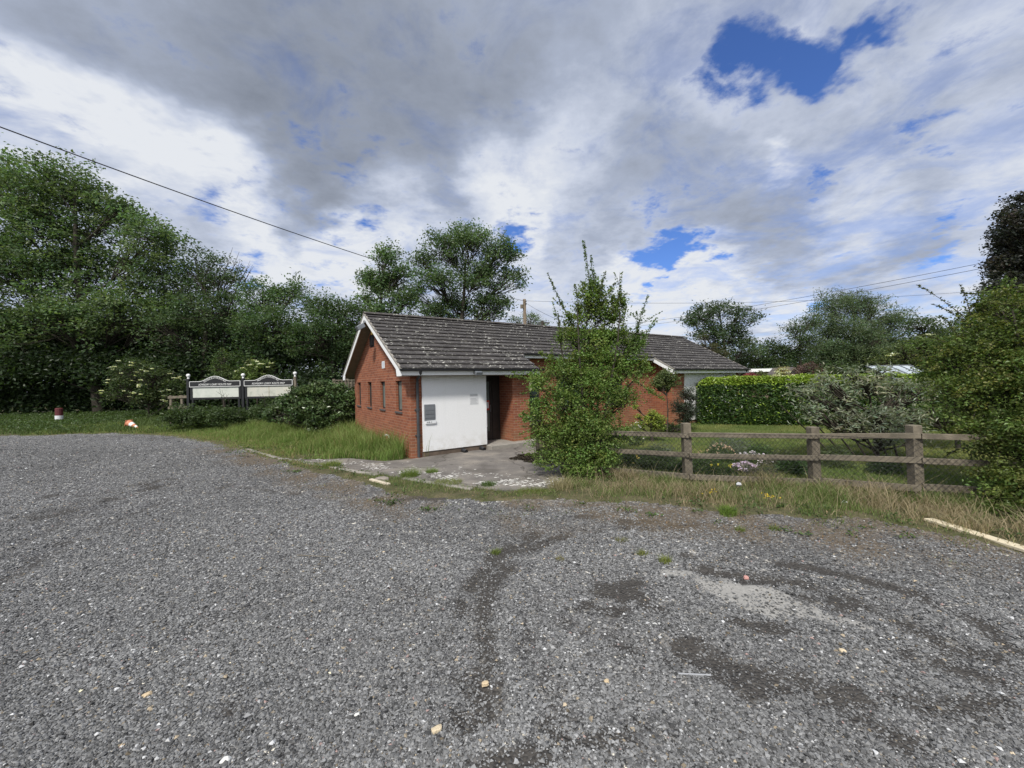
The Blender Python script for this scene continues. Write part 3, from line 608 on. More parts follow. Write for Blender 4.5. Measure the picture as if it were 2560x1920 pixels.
barge(10.47, 0.022, -0.345, 0.70); barge(3.85, 0.02, -0.345, 0.62)
for u, a, b in ((-0.36,-.36,RV),(-0.36,2*RV+.36,RV),(16.235,-.36,RV),(16.235,2*RV+.36,RV),(10.46,-.36,.62)):   # mortared verge between board and tiles
    vg = MB(); vg.prism([(u,a,rz_(a)-.03),(u,a,rz_(a)+.018),(u,b,rz_(b)+.018),(u,b,rz_(b)-.03)], (0.05,0,0)); vg.build('verge_mortar', M_CONC, bld)
for a, b, y, z in ((-0.37,3.98,-0.385,2.262),(3.95,10.42,0.56,2.79),(10.44,16.28,-0.385,2.262)):
    g_ = MB(); pr = [(a, y+0.05*math.cos(q), z-0.005+0.04*math.sin(q)) for q in np.linspace(math.pi, 2*math.pi, 7)] + [(a,y+.05,z+.012),(a,y-.05,z+.012)]
    g_.prism(pr, (b-a,0,0)); g_.build('gutter', M_BLACKP, bld)
dp = MB(); dp.tube([(0.16,-.37,2.24),(0.16,-.30,2.14),(0.17,-.075,2.02),(0.17,-.06,1.9),(0.17,-.06,0.05)], 0.036, 10)
dp.tube([(0.17,-.06,1.28),(0.17,-.06,1.22)], 0.046, 10); dp.tube([(0.17,-.06,0.62),(0.17,-.06,0.57)], 0.046, 10); dp.box((0.10,-.05,1.235),(0.24,-0.002,1.26)); dp.box((0.10,-.05,.585),(0.24,-.002,.61))
dp.build('downpipe', M_GREYP, bld, smooth=False)
dp = MB(); dp.tube([(16.05,-.37,2.24),(16.05,-.30,2.14),(16.05,-.075,2.0),(16.05,-.06,1.9),(16.05,-.06,0.0)], 0.036, 8); dp.build('downpipe', M_BLACKP, bld)
# white render panels
rp = MB(); rp.box((0.30,-0.035,0.16),(2.19,-0.002,2.12)); rp.build('rendered_panel', M_WHITE, bld, bevel=0.006)
rp = MB(); rp.box((11.62,-0.035,0.16),(14.72,-0.002,2.10)); rp.box((14.72,-0.035,0.16),(15.25,-0.002,1.13)); rp.box((14.72,-0.035,2.01),(15.25,-.002,2.10)); rp.box((15.25,-0.035,0.16),(15.68,-0.002,2.10)); rp.build('rendered_panel', M_WHITE, bld)
# gable windows
for i, (a, b, c, d_) in enumerate(GW):
    f_ = MB(); f_.box((0.075,a,c),(0.105,a+.035,d_)); f_.box((0.075,b-.035,c),(0.105,b,d_)); f_.box((0.075,a+.035,d_-.035),(0.105,b-.035,d_)); f_.box((0.075,a+.035,c),(0.105,b-.035,c+.05))
    wo = f_.build('window', M_FRAME, bld)
    p = MB(); p.box((0.088,a+.035,c+.05),(0.096,b-.035,d_-.035)); p.build('pane', M_OBSC if i < 2 else M_GLASS, wo)
    s = MB(); s.box((-0.035,a-.02,c-.055),(0.075,b+.02,c-.002)); s.build('sill', plain('sill_tile',(0.085,0.075,0.075),0.6) if i == 0 else bpy.data.materials['sill_tile'], wo, bevel=.006)
# soldier-course lintels and small fittings in the gable
ve = MB(); ve.box((-0.012,3.22,3.13),(0.0,3.70,3.53)); ve.box((-0.03,3.26,3.17),(-0.012,3.66,3.49))
for k in range(7): ve.box((-0.045,3.27,3.185+k*.043),(-0.03,3.65,3.205+k*.043))
ve.build('vent', plain('black_louvre',(0.012,0.012,0.014),0.6), bld)
sp = MB(); sp.box((-0.008,2.13,2.39),(-0.001,2.42,2.60)); so_ = sp.build('notice', M_PAPER, bld)
tx = MB()
for k in range(5): tx.box((-0.0095,2.17,2.42+k*.034),(-0.0085,2.38-.03*(k%2),2.43+k*.034))
tx.build('lettering', plain('blue_ink',(0.25,0.33,0.5),0.7), so_)
al = MB(); al.prism([(-0.001,3.10,3.50),(-0.001,3.34,3.50),(-0.001,3.30,3.78),(-0.001,3.16,3.80)], (-0.075,0,0)); al.build('alarm_box', M_YEL, bld, bevel=0.015)
fl = MB(); fl.bar((-0.42,2.80,3.72),(-0.62,2.80,3.60),0.26,0.14); fl.bar((-0.36,2.80,3.86),(-0.46,2.80,3.72),0.03,0.03); fl.build('floodlight', M_METAL, bld, bevel=.012)
fl = MB(); fl.bar((1.74,-0.33,2.19),(1.74,-0.47,2.14),0.20,0.10); fl.box((1.72,-0.345,2.16),(1.77,-0.325,2.24)); fl.build('floodlight', M_METAL, bld, bevel=.01)
# recessed entrance
en = MB(); en.box((2.17,0.72,0.15),(2.22,0.80,2.12)); en.box((2.83,0.72,0.15),(3.10,0.80,2.12)); en.box((2.22,0.72,2.04),(2.83,0.80,2.12)); en.build('door_frame', M_FRAME, bld)
do = MB(); do.box((2.225,0.735,0.17),(2.31,0.775,2.03)); do.box((2.74,0.735,0.17),(2.825,0.775,2.03)); do.box((2.31,0.735,0.17),(2.74,0.775,0.42)); do.box((2.31,0.735,1.10),(2.74,0.775,1.30)); do.box((2.31,0.735,1.93),(2.74,0.775,2.03))
dr = do.build('door', M_FRAME, bld)
p = MB(); p.box((2.31,0.75,1.30),(2.74,0.757,1.93)); p.box((2.31,0.75,0.42),(2.74,0.757,1.10)); p.build('pane', M_OBSC, dr)
p = MB(); p.box((2.36,0.743,0.55),(2.66,0.749,0.98)); p.build('paper_sheet', M_PAPER, dr)
p = MB(); p.box((2.56,0.722,1.06),(2.72,0.733,1.36)); q = p.build('poster', M_RED, dr)
p = MB(); p.box((2.745,0.695,1.0),(2.765,0.733,1.22)); p.build('handle', M_METAL, dr)
p2 = MB(); p2.box((2.585,0.716,1.12),(2.70,0.721,1.31)); p2.build('poster_text', M_PAPER, dr)
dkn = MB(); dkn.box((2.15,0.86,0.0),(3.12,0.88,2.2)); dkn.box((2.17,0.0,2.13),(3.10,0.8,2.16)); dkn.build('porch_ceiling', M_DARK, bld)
st = MB(); st.box((2.17,-0.28,-0.05),(3.85,0.86,0.145)); st.build('step', M_CONC, bld, bevel=.012)
pl = MB(); pl.box((0.28,-0.012,-0.05),(2.17,-0.003,0.155)); pl.build('plinth', plain('stained_plinth',(0.12,0.09,0.07),0.95,0.3,5), bld)
for u in (1.42, 1.98):                                                        # two drain outlets under the white wall
    dr_ = MB(); dr_.tube([(u,-0.02,0.085),(u+.02,-0.20,0.06)], 0.055, 12, caps=False); dr_.tube([(u,-0.02,0.085),(u+.02,-0.19,0.062)], 0.045, 12); dr_.build('drain_outlet', M_BLACKP, bld)
# letter box with sign plate, paper notice
lb = MB(); lb.box((0.345,-0.058,0.96),(0.64,-0.036,1.37)); lbo = lb.build('wall_box', M_METAL, bld, bevel=.006)
for z in (1.02,1.115,1.205): 
    f_ = MB(); f_.box((0.365,-0.068,z),(0.62,-0.0585,z+.082)); f_.build('flap', M_METAL, lbo, bevel=.004)
sg = MB(); sg.box((0.37,-0.07,0.87),(0.66,-0.037,0.95)); sgo = sg.build('sign_plate', M_PAPER, bld, bevel=.004)
def text(s, size, M, mat_, name, parent, local=True, ext=0.002, bold=0.0):
    c = bpy.data.curves.new(name, 'FONT'); c.body = s; c.size = size; c.align_x = 'CENTER'; c.align_y = 'CENTER'; c.extrude = ext; c.offset = bold; c.space_character = 1.05
    tmp = bpy.data.objects.new('tmp', c); COL.objects.link(tmp); dg = bpy.context.evaluated_depsgraph_get(); me = bpy.data.meshes.new_from_object(tmp.evaluated_get(dg)); bpy.data.objects.remove(tmp)
    me.transform(M); me.materials.clear(); me.materials.append(mat_); me.name = name; return link(name, me, parent, local)
FRONT = Matrix.Rotation(R(90), 4, 'X')
sk = MB()
for k, (hh_, w_, tl) in enumerate(((.042,.007,.004),(.042,.010,-.006),(.040,.008,.008),(.042,.012,0),(.036,.006,-.004),(.012,.006,0),(.042,.007,.005),(.040,.005,0))):   # worn unreadable characters
    x_ = .405+k*.0185; sk.prism([(x_,-.0712,.890),(x_+w_,-.0712,.890),(x_+w_+tl,-.0712,.890+hh_),(x_+tl,-.0712,.890+hh_)], (0,-.001,0))
sk.build('lettering', plain('worn_ink',(0.16,0.17,0.18),.7), sgo)
nt = MB(); nt.box((1.66,-0.0385,1.30),(1.93,-0.0355,1.50)); nt.box((1.66,-0.0385,1.52),(1.92,-0.0355,1.60)); nto = nt.build('notice', plain('faded_paper',(0.66,0.67,0.69),0.7,.03), bld)
nl = MB()
for k in range(6): nl.box((1.68+.01*(k%2),-0.040,1.325+k*.028),(1.90-.02*(k%3),-0.0388,1.334+k*.028))
nl.box((1.68,-0.040,1.54),(1.90,-0.0388,1.585)); nl.build('lettering', M_INKPALE, nto)
# windows of the set-back part and the wing
for (a,b,c,d_) in MW:
    a += 3.72; b += 3.72; f_ = MB(); y = 1.01
    for bx in (((a,y,c),(a+.06,y+.05,d_)),((b-.06,y,c),(b,y+.05,d_)),((a+.06,y,d_-.06),(b-.06,y+.05,d_)),((a+.06,y,c),(b-.06,y+.05,c+.06)),((a+.06,y+.004,(c+d_)/2+.12),(b-.06,y+.044,(c+d_)/2+.17))): f_.box(*bx)
    wo = f_.build('window', M_FRAME, bld); p = MB(); p.box((a+.06,y+.02,c+.06),(b-.06,y+.028,d_-.06)); p.build('pane', M_GLASS, wo)
    s = MB(); s.box((a-.03,0.90,c-.05),(b+.03,1.01,c-.002)); s.build('sill', bpy.data.materials['sill_tile'], wo)
    if a < 5: p = MB(); p.box((a+.07,y+.010,1.62),(a+.24,y+.016,1.9)); p.build('paper_sheet', plain('cream_card',(0.55,0.5,0.38),.7), wo)
f_ = MB(); a, b, c, d_ = 14.75, 15.22, 1.15, 2.0; y = 0.05
for bx in (((a,y,c),(a+.05,y+.04,d_)),((b-.05,y,c),(b,y+.04,d_)),((a+.05,y,d_-.05),(b-.05,y+.04,d_)),((a+.05,y,c),(b-.05,y+.04,c+.05))): f_.box(*bx)
wo = f_.build('window', M_FRAME, bld); p = MB(); p.box((a+.05,y+.015,c+.05),(b-.05,y+.022,d_-.05)); p.build('pane', M_OBSC, wo)
# white hooked pipe at the gable foot
pp = MB(); pp.tube([(-0.05,1.62,0.05),(-0.05,1.62,0.34),(-0.07,1.66,0.44),(-0.11,1.76,0.47),(-0.14,1.86,0.40)], 0.02, 8); po = pp.build('vent_pipe', plain('white_plastic',(0.7,0.7,0.67),.5), None, smooth=True)
po.matrix_world = Matrix.Translation((C0[0],C0[1],0)) @ Matrix.Rotation(BR,4,'Z'); tag(po, 'bent white plastic pipe standing in the grass at the gable wall foot', 'pipe')

# ---------------------------------------------------------------- map boards on posts
M_BB = plain('board_black', (0.018,0.019,0.021), 0.5, 0.2, 4); M_WF = plain('board_white', (0.78,0.79,0.78), 0.5, 0.06)
M_MAP = painted('mildewed_map', [(0.25,(0.33,0.36,0.31)),(0.45,(0.52,0.55,0.50)),(0.6,(0.58,0.60,0.55)),(0.75,(0.42,0.47,0.36))], 2.2)
M_MAP2 = painted('mildewed_map_stained', [(0.25,(0.30,0.31,0.26)),(0.45,(0.50,0.51,0.45)),(0.6,(0.55,0.54,0.47)),(0.75,(0.40,0.40,0.27))], 2.8)
def ball_post(mb, x, z0, z1, mi): mb.box((x-.06,-.05,z0),(x+.06,.07,z1), mi)
def finial(x, z, parent, name='finial'):
    f = MB(); pr = [(0.0,.035),(0.02,.05),(.04,.05),(.05,.035),(.09,.045),(.13,.075),(.17,.088),(.21,.075),(.24,.045),(.252,.0)]
    f.tube([(x,0.01,z+h) for h, r in pr], [r for h, r in pr], 14); return f.build(name, M_WF, parent, smooth=True)
def map_board(px0, px1, D, word, label, mapmat, posts, lean=0.0, split=False):
    a = at(px0, 968, D); b = at(px1, 968, D); L = float(b[0]-a[0]); e = empty('map_board', (float(a[0]), D, 0), label, 'notice board', 'advisory map boards on the bank', 0.0)
    zb, zt, zh = 1.47, 1.96, 2.29                                              # panel bottom, panel top, header top
    p = MB(); p.box((0.10,-.02,zb),(L-.10,.02,zt)); po = p.build('map_panel', mapmat, e)
    if split: q = MB(); q.box((L*.5-.012,-.026,zb),(L*.5+.012,-.0205,zt)); q.build('joint_strip', plain('strip_brown',(0.33,0.30,0.22),.7), po)
    f = MB(); f.box((0,-.045,zb-.09),(0.10,.045,zt)); f.box((L-.10,-.045,zb-.09),(L,.045,zt)); f.box((0.10,-.045,zb-.09),(L-.10,.045,zb)); f.box((0.06,-.04,0.0),(0.14,.04,zb-.09)); f.box((L-.14,-.04,0.0),(L-.06,.04,zb-.09)); f.build('frame', M_BB, e)
    top = [(0,zt+.02),(L,zt+.02),(L,zh-.06)]; n = 20
    arch = [(L*.80 - (L*.6)*i/n, zh-.06+0.24*math.sin(math.pi*i/n)**1.7) for i in range(n+1)]
    ol = top + arch + [(0,zh-.06)]
    h = MB(); h.prism([(x,-.06,z) for x, z in ol], (0,.10,0)); ho = h.build('header', M_BB, e)
    wf = MB(); path = ol + [ol[0]]
    for (x0,z0),(x1,z1) in zip(path[:-1], path[1:]):
        if math.hypot(x1-x0,z1-z0) > .005: wf.bar((x0,-.066,z0),(x1,-.066,z1),.022,.022,up=(0,-1,0))
    wf.build('header_trim', M_WF, ho)
    text('ADVISORY LORRY ROUTE MAP', 0.125, Matrix.Translation((L/2,-.066,zt+.115)) @ FRONT @ Matrix.Diagonal((0.86,1,1,1)), M_WF, 'lettering', ho, ext=.003, bold=.0)
    nW = len(word)
    for i, ch in enumerate(word):                                             # arched county name, joined below
        q = (i+.5)/nW; x = L*.5+(q-.5)*L*.44; s = (L*.80-x)/(L*.6); z = zh-.135+0.24*math.sin(math.pi*s)**1.7; s2 = (L*.80-x-.01)/(L*.6); sl_ = (0.24*math.sin(math.pi*s2)**1.7-0.24*math.sin(math.pi*s)**1.7)/.01
        oo = text(ch, 0.11, Matrix.Translation((x,-.066,z)) @ FRONT @ Matrix.Rotation(math.atan(sl_),4,'Z'), M_WF, 'lettering', ho, ext=.003, bold=.0)
        if i == 0: first = oo; bmj = bmesh.new()
        bmj.from_mesh(oo.data)
        if i: bpy.data.objects.remove(oo)
    bmj.to_mesh(first.data); bmj.free()
    for px, dz, ln in posts:
        x = float(at(px, 968, D)[0]-a[0]); ps = MB(); ps.bar((x+ln,0.0,0),(x,0.0,zh+.02+dz),.11,.11,up=(0,1,0)); pt = ps.build('post', M_WOOD if ln else M_BB, e); finial(x, zh+.02+dz, pt)
    return e
map_board(477, 603, 19.0, 'GLOUCESTERSHIRE', 'map board headed Gloucestershire with one plain pale faded panel', M_MAP, [(471, 0.05, 0), (608, 0.02, 0)])
map_board(613, 733, 19.0, 'WORCESTERSHIRE', 'map board headed Worcestershire, pale panel with a middle joint, beside a leaning post', M_MAP2, [(738, 0.05, 0.12)], split=True)
rf = empty('rail_fence', (-16.6, 19.3, 0), 'short grey timber rail fence beside the Gloucestershire map board', 'fence')
a = at(425, 986, 19.3); b = at(470, 986, 19.3)
for x in (a[0], (a[0]+b[0])/2+.1): q = MB(); q.bar((x,19.36,0),(x,19.36,1.6),.1,.1,up=(0,1,0)); q.build('post', M_WOOD, rf, local=False)
q = MB(); q.bar((a[0]-.1,19.3,1.50),(b[0],19.3,1.52),.12,.04,up=(0,1,0)); q.bar((a[0]-.1,19.3,1.0),(b[0],19.3,1.02),.12,.04,up=(0,1,0)); q.build('rail', M_WOOD, rf, local=False)
# lapped panel fence behind the ivy
pf = empty('panel_fence', (-7.9, 17.6, 0), 'weathered lapped timber panel fence behind the bush at the gable corner', 'fence')
a = at(838, 948, 17.6); b = at(905, 948, 17.9); zt = 2.12
for i in range(2):
    x0 = a[0]+(b[0]-a[0])*i*.5; x1 = a[0]+(b[0]-a[0])*(i+1)*.5-.06; y0 = 17.6+.15*i; q = MB()
    for k in range(14): q.bar((x0,y0-.01*(k%2),0.1+k*.148),(x1,y0+.1-.01*(k%2),0.1+k*.148),.02,.155,up=(0,0,1))
    for f in (.02,.33,.66,.98): q.bar((x0+(x1-x0)*f,y0-.03,.05),(x0+(x1-x0)*f,y0-.03,zt),.04,.03,up=(0,1,0))
    q.bar((x0,y0-.03,zt+.02),(x1,y0+.07,zt+.02),.07,.04); q.build('panel', M_WOOD, pf, local=False)
    q = MB(); q.bar((x0-.05,y0,0),(x0-.05,y0,zt+.08),.1,.1,up=(0,1,0)); q.build('post', M_WOOD, pf, local=False)

# ---------------------------------------------------------------- post and rail fence with chain link
fe = empty('garden_fence', (3.19, 7.33, 0), 'weathered post and rail garden fence with chain link mesh on its front', 'fence')
FP = [((1.35,8.25),1.05),((3.19,7.33),1.08),((5.18,6.87),1.02),((6.10,6.05),1.12),((7.9,5.4),1.15)]
for (x,y),h_ in FP[:]:
    q = MB(); q.bar((x+.012,y+.02,-.1),(x-.01,y+.03,h_),.14,.14,up=(0,1,0)); q.build('post', M_WOOD, fe, local=False, bevel=.008)
ends = [(p[0],p[1]) for p in FENCE]
for zc, hh, sag in ((0.87,.085,.0),(0.50,.09,.03),(0.10,.10,.0)):
    for i in range(len(ends)-1):
        (x0,y0),(x1,y1) = ends[i],ends[i+1]; j1, j2 = random.uniform(-.02,.02)+(.09 if i > 2 else 0), random.uniform(-.02,.02)+(.09 if i > 1 else 0); q = MB()
        q.bar((x0+.004,y0-.075,zc+j1),(x1-.004,y1-.075,zc+j2),.038,hh,up=(0,0,1)); q.build('rail', M_WOOD, fe, local=False, bevel=.004)
wm = []
def fpos(s):                                     # point along the fence face
    for (p, q) in zip(ends[:-1], ends[1:]):
        L = math.hypot(q[0]-p[0], q[1]-p[1])
        if s <= L: return p[0]+(q[0]-p[0])*s/L, p[1]+(q[1]-p[1])*s/L-.105
        s -= L
    return ends[-1][0], ends[-1][1]-.105
tot = sum(math.hypot(q[0]-p[0], q[1]-p[1]) for p, q in zip(ends[:-1], ends[1:])); pitch = 0.078; zlo, zhi = 0.06, 0.90
for k in range(int(tot/pitch)+12):
    for sgn in (1, -1):
        s0 = k*pitch if sgn > 0 else k*pitch; pts = []
        for j in range(13):
            z = zhi-(zhi-zlo)*j/12; s = s0 + sgn*(zhi-z)*0.86 - (0.0 if sgn > 0 else 0); s = s-0.4 if sgn > 0 else s
            if 0 < s < tot: x, y = fpos(s); pts.append((x, y+.006*sgn+0.012*math.sin(s*3), z))
        if len(pts) > 2: wm.append((np.array(pts), np.full(len(pts), .0023)))
for z in (zlo, 0.48, zhi):
    pts = [(*fpos(s), z-.008*math.sin(s*2)) for s in np.linspace(0.02, tot-.02, 40)]; wm.append((np.array(pts), np.full(40, .0022)))
v, f = join_tubes(wm, 3); link('chain_link_mesh', np_mesh('chain_link_mesh', v, f, M_WIRE), fe)

# ---------------------------------------------------------------- pole, wires
POLE = (1.13, 32.0)
pe = empty('utility_pole', (*POLE, 0), 'brown wooden utility pole rising behind the brick roof ridge', 'utility pole')
q = MB(); q.tube([(POLE[0],POLE[1],-.2),(POLE[0],POLE[1],8.5)], [.17,.12], 12); q.build('shaft', plain('pole_wood',(0.16,0.125,0.09),.9,.25), pe, local=False, smooth=True)
q = MB(); q.box((POLE[0]-.34,POLE[1]-.2,7.75),(POLE[0]-.1,POLE[1]-.05,8.05)); q.build('junction_box', M_WOOD, pe, local=False)
for z in (8.3, 8.1): q = MB(); q.tube([(POLE[0]+.12,POLE[1]-.12,z-.06),(POLE[0]+.12,POLE[1]-.12,z+.06)], .045, 8); q.build('insulator', M_GREYP, pe, local=False)
p2 = at(1356, 802, 30); pe2 = empty('wooden_post', (float(p2[0]), 30, 0), 'short dark post with wire brackets just above the roof ridge', 'post')
q = MB(); q.tube([(p2[0],30,-.1),(p2[0],30,p2[2])], .1, 10); q.build('shaft', M_BARK, pe2, local=False); q = MB(); q.bar((p2[0]-.35,30,p2[2]-.16),(p2[0]+.55,30,p2[2]-.16),.07,.07); q.build('crossbar', M_BARK, pe2, local=False)
def wire(a, b, sag, r, label, group='overhead wires'):
    a, b = np.array(a, float), np.array(b, float); s = np.linspace(0,1,40)[:,None]; p = a+(b-a)*s-np.array([0,0,1])*4*sag*s*(1-s); v, f = tube_arrays(p, r, 5)
    return tag(link('overhead_wire', np_mesh('overhead_wire', v, f, M_WIRE)), label, 'wire', group)
top = np.array([POLE[0], POLE[1]-.1, 8.35])
wl = at(-180, 250, 8.6); wire(top, wl, 0.45, .016, 'thick black cable crossing the sky above the tall trees at left')
wr = at(2700, 705, 32); wire(top, wr, 0.75, .011, 'nearly level wire from the pole towards the right hand trees')
wire(at(2750,597,16.5), at(1480,818,46), 0.5, .011, 'upper of the two rising wires above the garden trees')
wire(at(2750,612,16.5), at(1480,826,46), 0.5, .011, 'lower of the two rising wires above the garden trees')
rp_ = B2W(9, 3.05); wire(top-np.array([0,0,.1]), (rp_[0],rp_[1],4.15), 0.15, .010, 'short service wire dropping from the pole to the roof ridge')

# ---------------------------------------------------------------- small things
M_CO = painted('faded_orange', [(0.3,(0.48,0.17,0.09)),(0.7,(0.62,0.27,0.15))], 5)
c3 = at(322, 1051, 19.0); ce = empty('traffic_cone', (float(c3[0]), 19.0, 0.12), 'orange and white striped traffic cone lying on its side in grass', 'traffic cone', rz=0.0)
ax = Vector((0.82,-0.25,-0.30)).normalized(); q = MB(); base_ = Vector((0,0,0.21))
for i, (s0, s1, r0, r1) in enumerate(((0,.18,.15,.12),(.34,.48,.095,.07),(.60,.72,.05,.03))): q.tube([base_+ax*s0, base_+ax*s1], [r0,r1], 14, 0)
q.build('cone', M_CO, ce); q = MB()
for s0, s1, r0, r1 in ((.18,.34,.121,.096),(.48,.60,.071,.051)): q.tube([base_+ax*s0, base_+ax*s1], [r0,r1], 14, 0)
q.build('reflective_band', M_WF, ce); q = MB(); q.bar(base_-ax*.03, base_, .30, .30); q.build('base', M_CO, ce, bevel=.01)
b3 = at(148, 1044, 23.0); be = empty('marker_post', (float(b3[0]), 23.0, 0), 'stubby dark red marker post with a white band in the weeds', 'bollard')
q = MB(); q.tube([(b3[0],23,-.05),(b3[0],23,.30)], .17, 14); q.build('shaft', M_FRAME, be, local=False); q = MB(); q.tube([(b3[0],23,.30),(b3[0],23,.52)], .175, 14); q.build('white_band', M_PAPER, be, local=False)
q = MB(); q.tube([(b3[0],23,.52),(b3[0],23,.92),(b3[0],23,.95)], [.17,.165,.12], 14); q.build('cap', plain('dark_red',(0.11,0.025,0.028),.6), be, local=False)
q = MB(); q.bar((5.26,5.08,.045),(5.36,3.3,.045),.125,.032); tag(q.build('timber_plank', M_PALEWOOD, None, bevel=.004), 'long pale timber plank lying at the gravel edge by the fence', 'plank')
q = MB(); q.bar((-2.80,7.80,.05),(-2.32,7.42,.04),.075,.05); tag(q.build('concrete_edging', plain('pale_edging',(0.55,0.48,0.38),.85,.15,8), None, bevel=.008), 'broken pale concrete edging length lying before the forecourt kerb', 'edging')
def rock(name, xy, sx, sy, sz, mat_, label, cat, group=None, z=0.0, seed=0, rot=0.0):
    bm = bmesh.new(); bmesh.ops.create_icosphere(bm, subdivisions=2, radius=1); rr = random.Random(seed)
    ph = [rr.uniform(0,6) for _ in range(6)]
    for v_ in bm.verts:
        c_ = v_.co; k = 1+.18*math.sin(3*c_.x+ph[0])*math.sin(2.5*c_.y+ph[1])+.14*math.sin(4*c_.z+ph[2])+rr.uniform(-.07,.07); v_.co = Vector((max(-.8,min(.8,c_.x*k))*sx, max(-.8,min(.8,c_.y*k))*sy, max(-.7,min(.75,c_.z*k))*sz))
    me = bpy.data.meshes.new(name); bm.to_mesh(me); bm.free(); me.materials.append(mat_); o = bpy.data.objects.new(name, me); COL.objects.link(o); o.location = (*xy, z+sz*.45); o.rotation_euler.z = rot
    return tag(o, label, cat, group)
M_PS = plain('pale_stone', (0.58,0.46,0.30), .85, .2, 30, bmp=.5); M_PS2 = plain('cream_stone', (0.62,0.52,0.36), .85, .2, 30, bmp=.5); M_WS = plain('white_stone', (0.66,0.66,0.63), .8, .12, 30)
SG = 'loose pale stones on the gravel'
rock('stone', gnd(1213,1712), .028,.018,.016, M_PS, 'tan stone on the gravel, second from the picture bottom near the middle', 'stone', SG, seed=1, rot=.3)
rock('stone', gnd(1092,1829), .036,.022,.020, M_PS2, 'largest cream stone on the gravel at the bottom centre', 'stone', SG, seed=2, rot=.5)
rock('stone', gnd(368,1740), .030,.022,.018, M_PS, 'tan stone alone on the gravel at lower left', 'stone', SG, seed=3, rot=1)
rock('stone', gnd(564,1905), .030,.022,.018, M_WS, 'white stone on the gravel at the very bottom edge, left', 'stone', SG, seed=4)
rock('stone', gnd(308,1868), .022,.017,.015, M_PS, 'small brown stone near the bottom left corner', 'stone', SG, seed=5, rot=2)
rock('stone', gnd(1637,1564), .026,.018,.015, M_WS, 'white stone on gravel just below the pale concrete patch', 'stone', SG, seed=6)
rock('stone', gnd(1865,1446), .028,.024,.020, plain('pink_stone',(0.50,0.27,0.24),.85,.15,20), 'pinkish stone on the gravel above the pale concrete patch', 'stone', SG, seed=7)
rock('stone', gnd(2106,1630), .026,.02,.016, M_PS2, 'yellowish stone on gravel near the dark soil patch at right', 'stone', SG, seed=8)
rock('stone', gnd(893,1790), .018,.014,.012, M_WS, 'small white stone left of the largest cream stone', 'stone', SG, seed=9)
rock('stone', gnd(1516,1705), .020,.016,.012, M_PS, 'small tan stone left of the white stick', 'stone', SG, seed=12)
rock('stone', gnd(955,1203), .17,.10,.07, plain('grey_block',(0.25,0.22,0.19),.9,.25,8), 'rough grey stone block beside the broken pale edging', 'stone', seed=10)
q = MB(); q.bar((*gnd(1695,1691),.018),(*gnd(1778,1695),.018),.007,.007); tag(q.build('stick', M_INKPALE, None), 'thin white stick lying on the gravel at lower right', 'stick')
q = MB(); q.bar((*gnd(742,1392),.02),(*gnd(822,1396),.02),.006,.006); tag(q.build('twig', M_WOOD, None), 'thin dry straw coloured twig lying on gravel left of centre', 'twig')
q = MB(); c_ = gnd(1848,1227); q.prism([(c_[0]-.04,c_[1],.10),(c_[0]+.04,c_[1]-.01,.10),(c_[0]+.045,c_[1]+.02,.13),(c_[0],c_[1]+.03,.145),(c_[0]-.04,c_[1]+.02,.12)], (0.01,.04,-.04)); tag(q.build('litter_cup', M_INKPALE, None, bevel=.005), 'crumpled white paper cup in the dry grass below the fence', 'litter')
q = MB(); c_ = gnd(2110,1266); q.prism([(c_[0]-.05,c_[1],.05),(c_[0]+.06,c_[1]-.01,.06),(c_[0]+.03,c_[1]+.03,.08)], (0.0,.03,-.02)); tag(q.build('litter_scrap', M_PAPER, None), 'small white scrap of litter in the dry grass near the third post', 'litter')
# kerb stones edging the forecourt, half buried
for i, (p, q_, lab) in enumerate(((( -8.6,12.6),(-6.3,10.6),'far low concrete kerb length half buried in the verge grass'),((-6.1,10.42),(-4.0,9.08),'middle low concrete kerb length edging the forecourt'),((-3.9,9.0),(-2.85,8.3),'low concrete kerb length ending at the grey stone block'),((-2.2,7.95),(-.75,7.05),'low concrete kerb length nearest the camera edging the forecourt'))):
    q = MB(); q.bar((*p,.0),(*q_,.0),.11,.09); tag(q.build('kerb', M_CONC, None, bevel=.012), lab, 'kerb', 'kerb lengths along the forecourt')
# lichen / petals on the tarmac
n = 1500; cx1, cy1 = rng.random(n), rng.random(n); A_ = np.array([(-8,12.1),(-6,10.45),(-4.2,9.5),(-2.9,8.75),(-1.5,7.95),(-.5,7.35),(.7,7.15)]); sidx = rng.random(n)**0.75*(len(A_)-1); k0 = np.floor(sidx).astype(int).clip(0, len(A_)-2); fr = sidx-k0
pc = A_[k0]*(1-fr[:,None])+A_[k0+1]*fr[:,None]; off = np.abs(rng.normal(size=n))*.34*np.clip(.35+sidx/5,0,1); pc = pc+np.stack([off*.45+rng.normal(size=n)*.06, off*.85-.12], 1)
ok = in_poly(pc[:,0], pc[:,1], APRON) & (fbm(pc[:,0], pc[:,1], 2.2, 77) > .43); pc = pc[ok]; n = len(pc); th = np.linspace(0, 6.283, 7)[:-1]; rad = (0.008+rng.random(n)**2.4*.026)[:,None]*(.6+.8*rng.random((n,6)))
V = np.stack([pc[:,0:1]+np.cos(th)*rad*1.25, pc[:,1:2]+np.sin(th)*rad, np.full((n,6), .040)+rng.random((n,1))*.006], -1).reshape(-1,3)
Fq = np.array([(0,1,2,3),(0,3,4,5)]); Fq = (Fq[None]+np.arange(n)[:,None,None]*6).reshape(-1,4)
tag(link('fallen_petals', np_mesh('fallen_petals', V, Fq, vcol_mat('white_fleck', .9), colors=np.repeat(np.array([[.66,.64,.60]])*(.7+.4*rng.random((n,1))), 6, 0))), 'white flecks scattered over the dark forecourt tarmac', 'petals', kind='stuff')
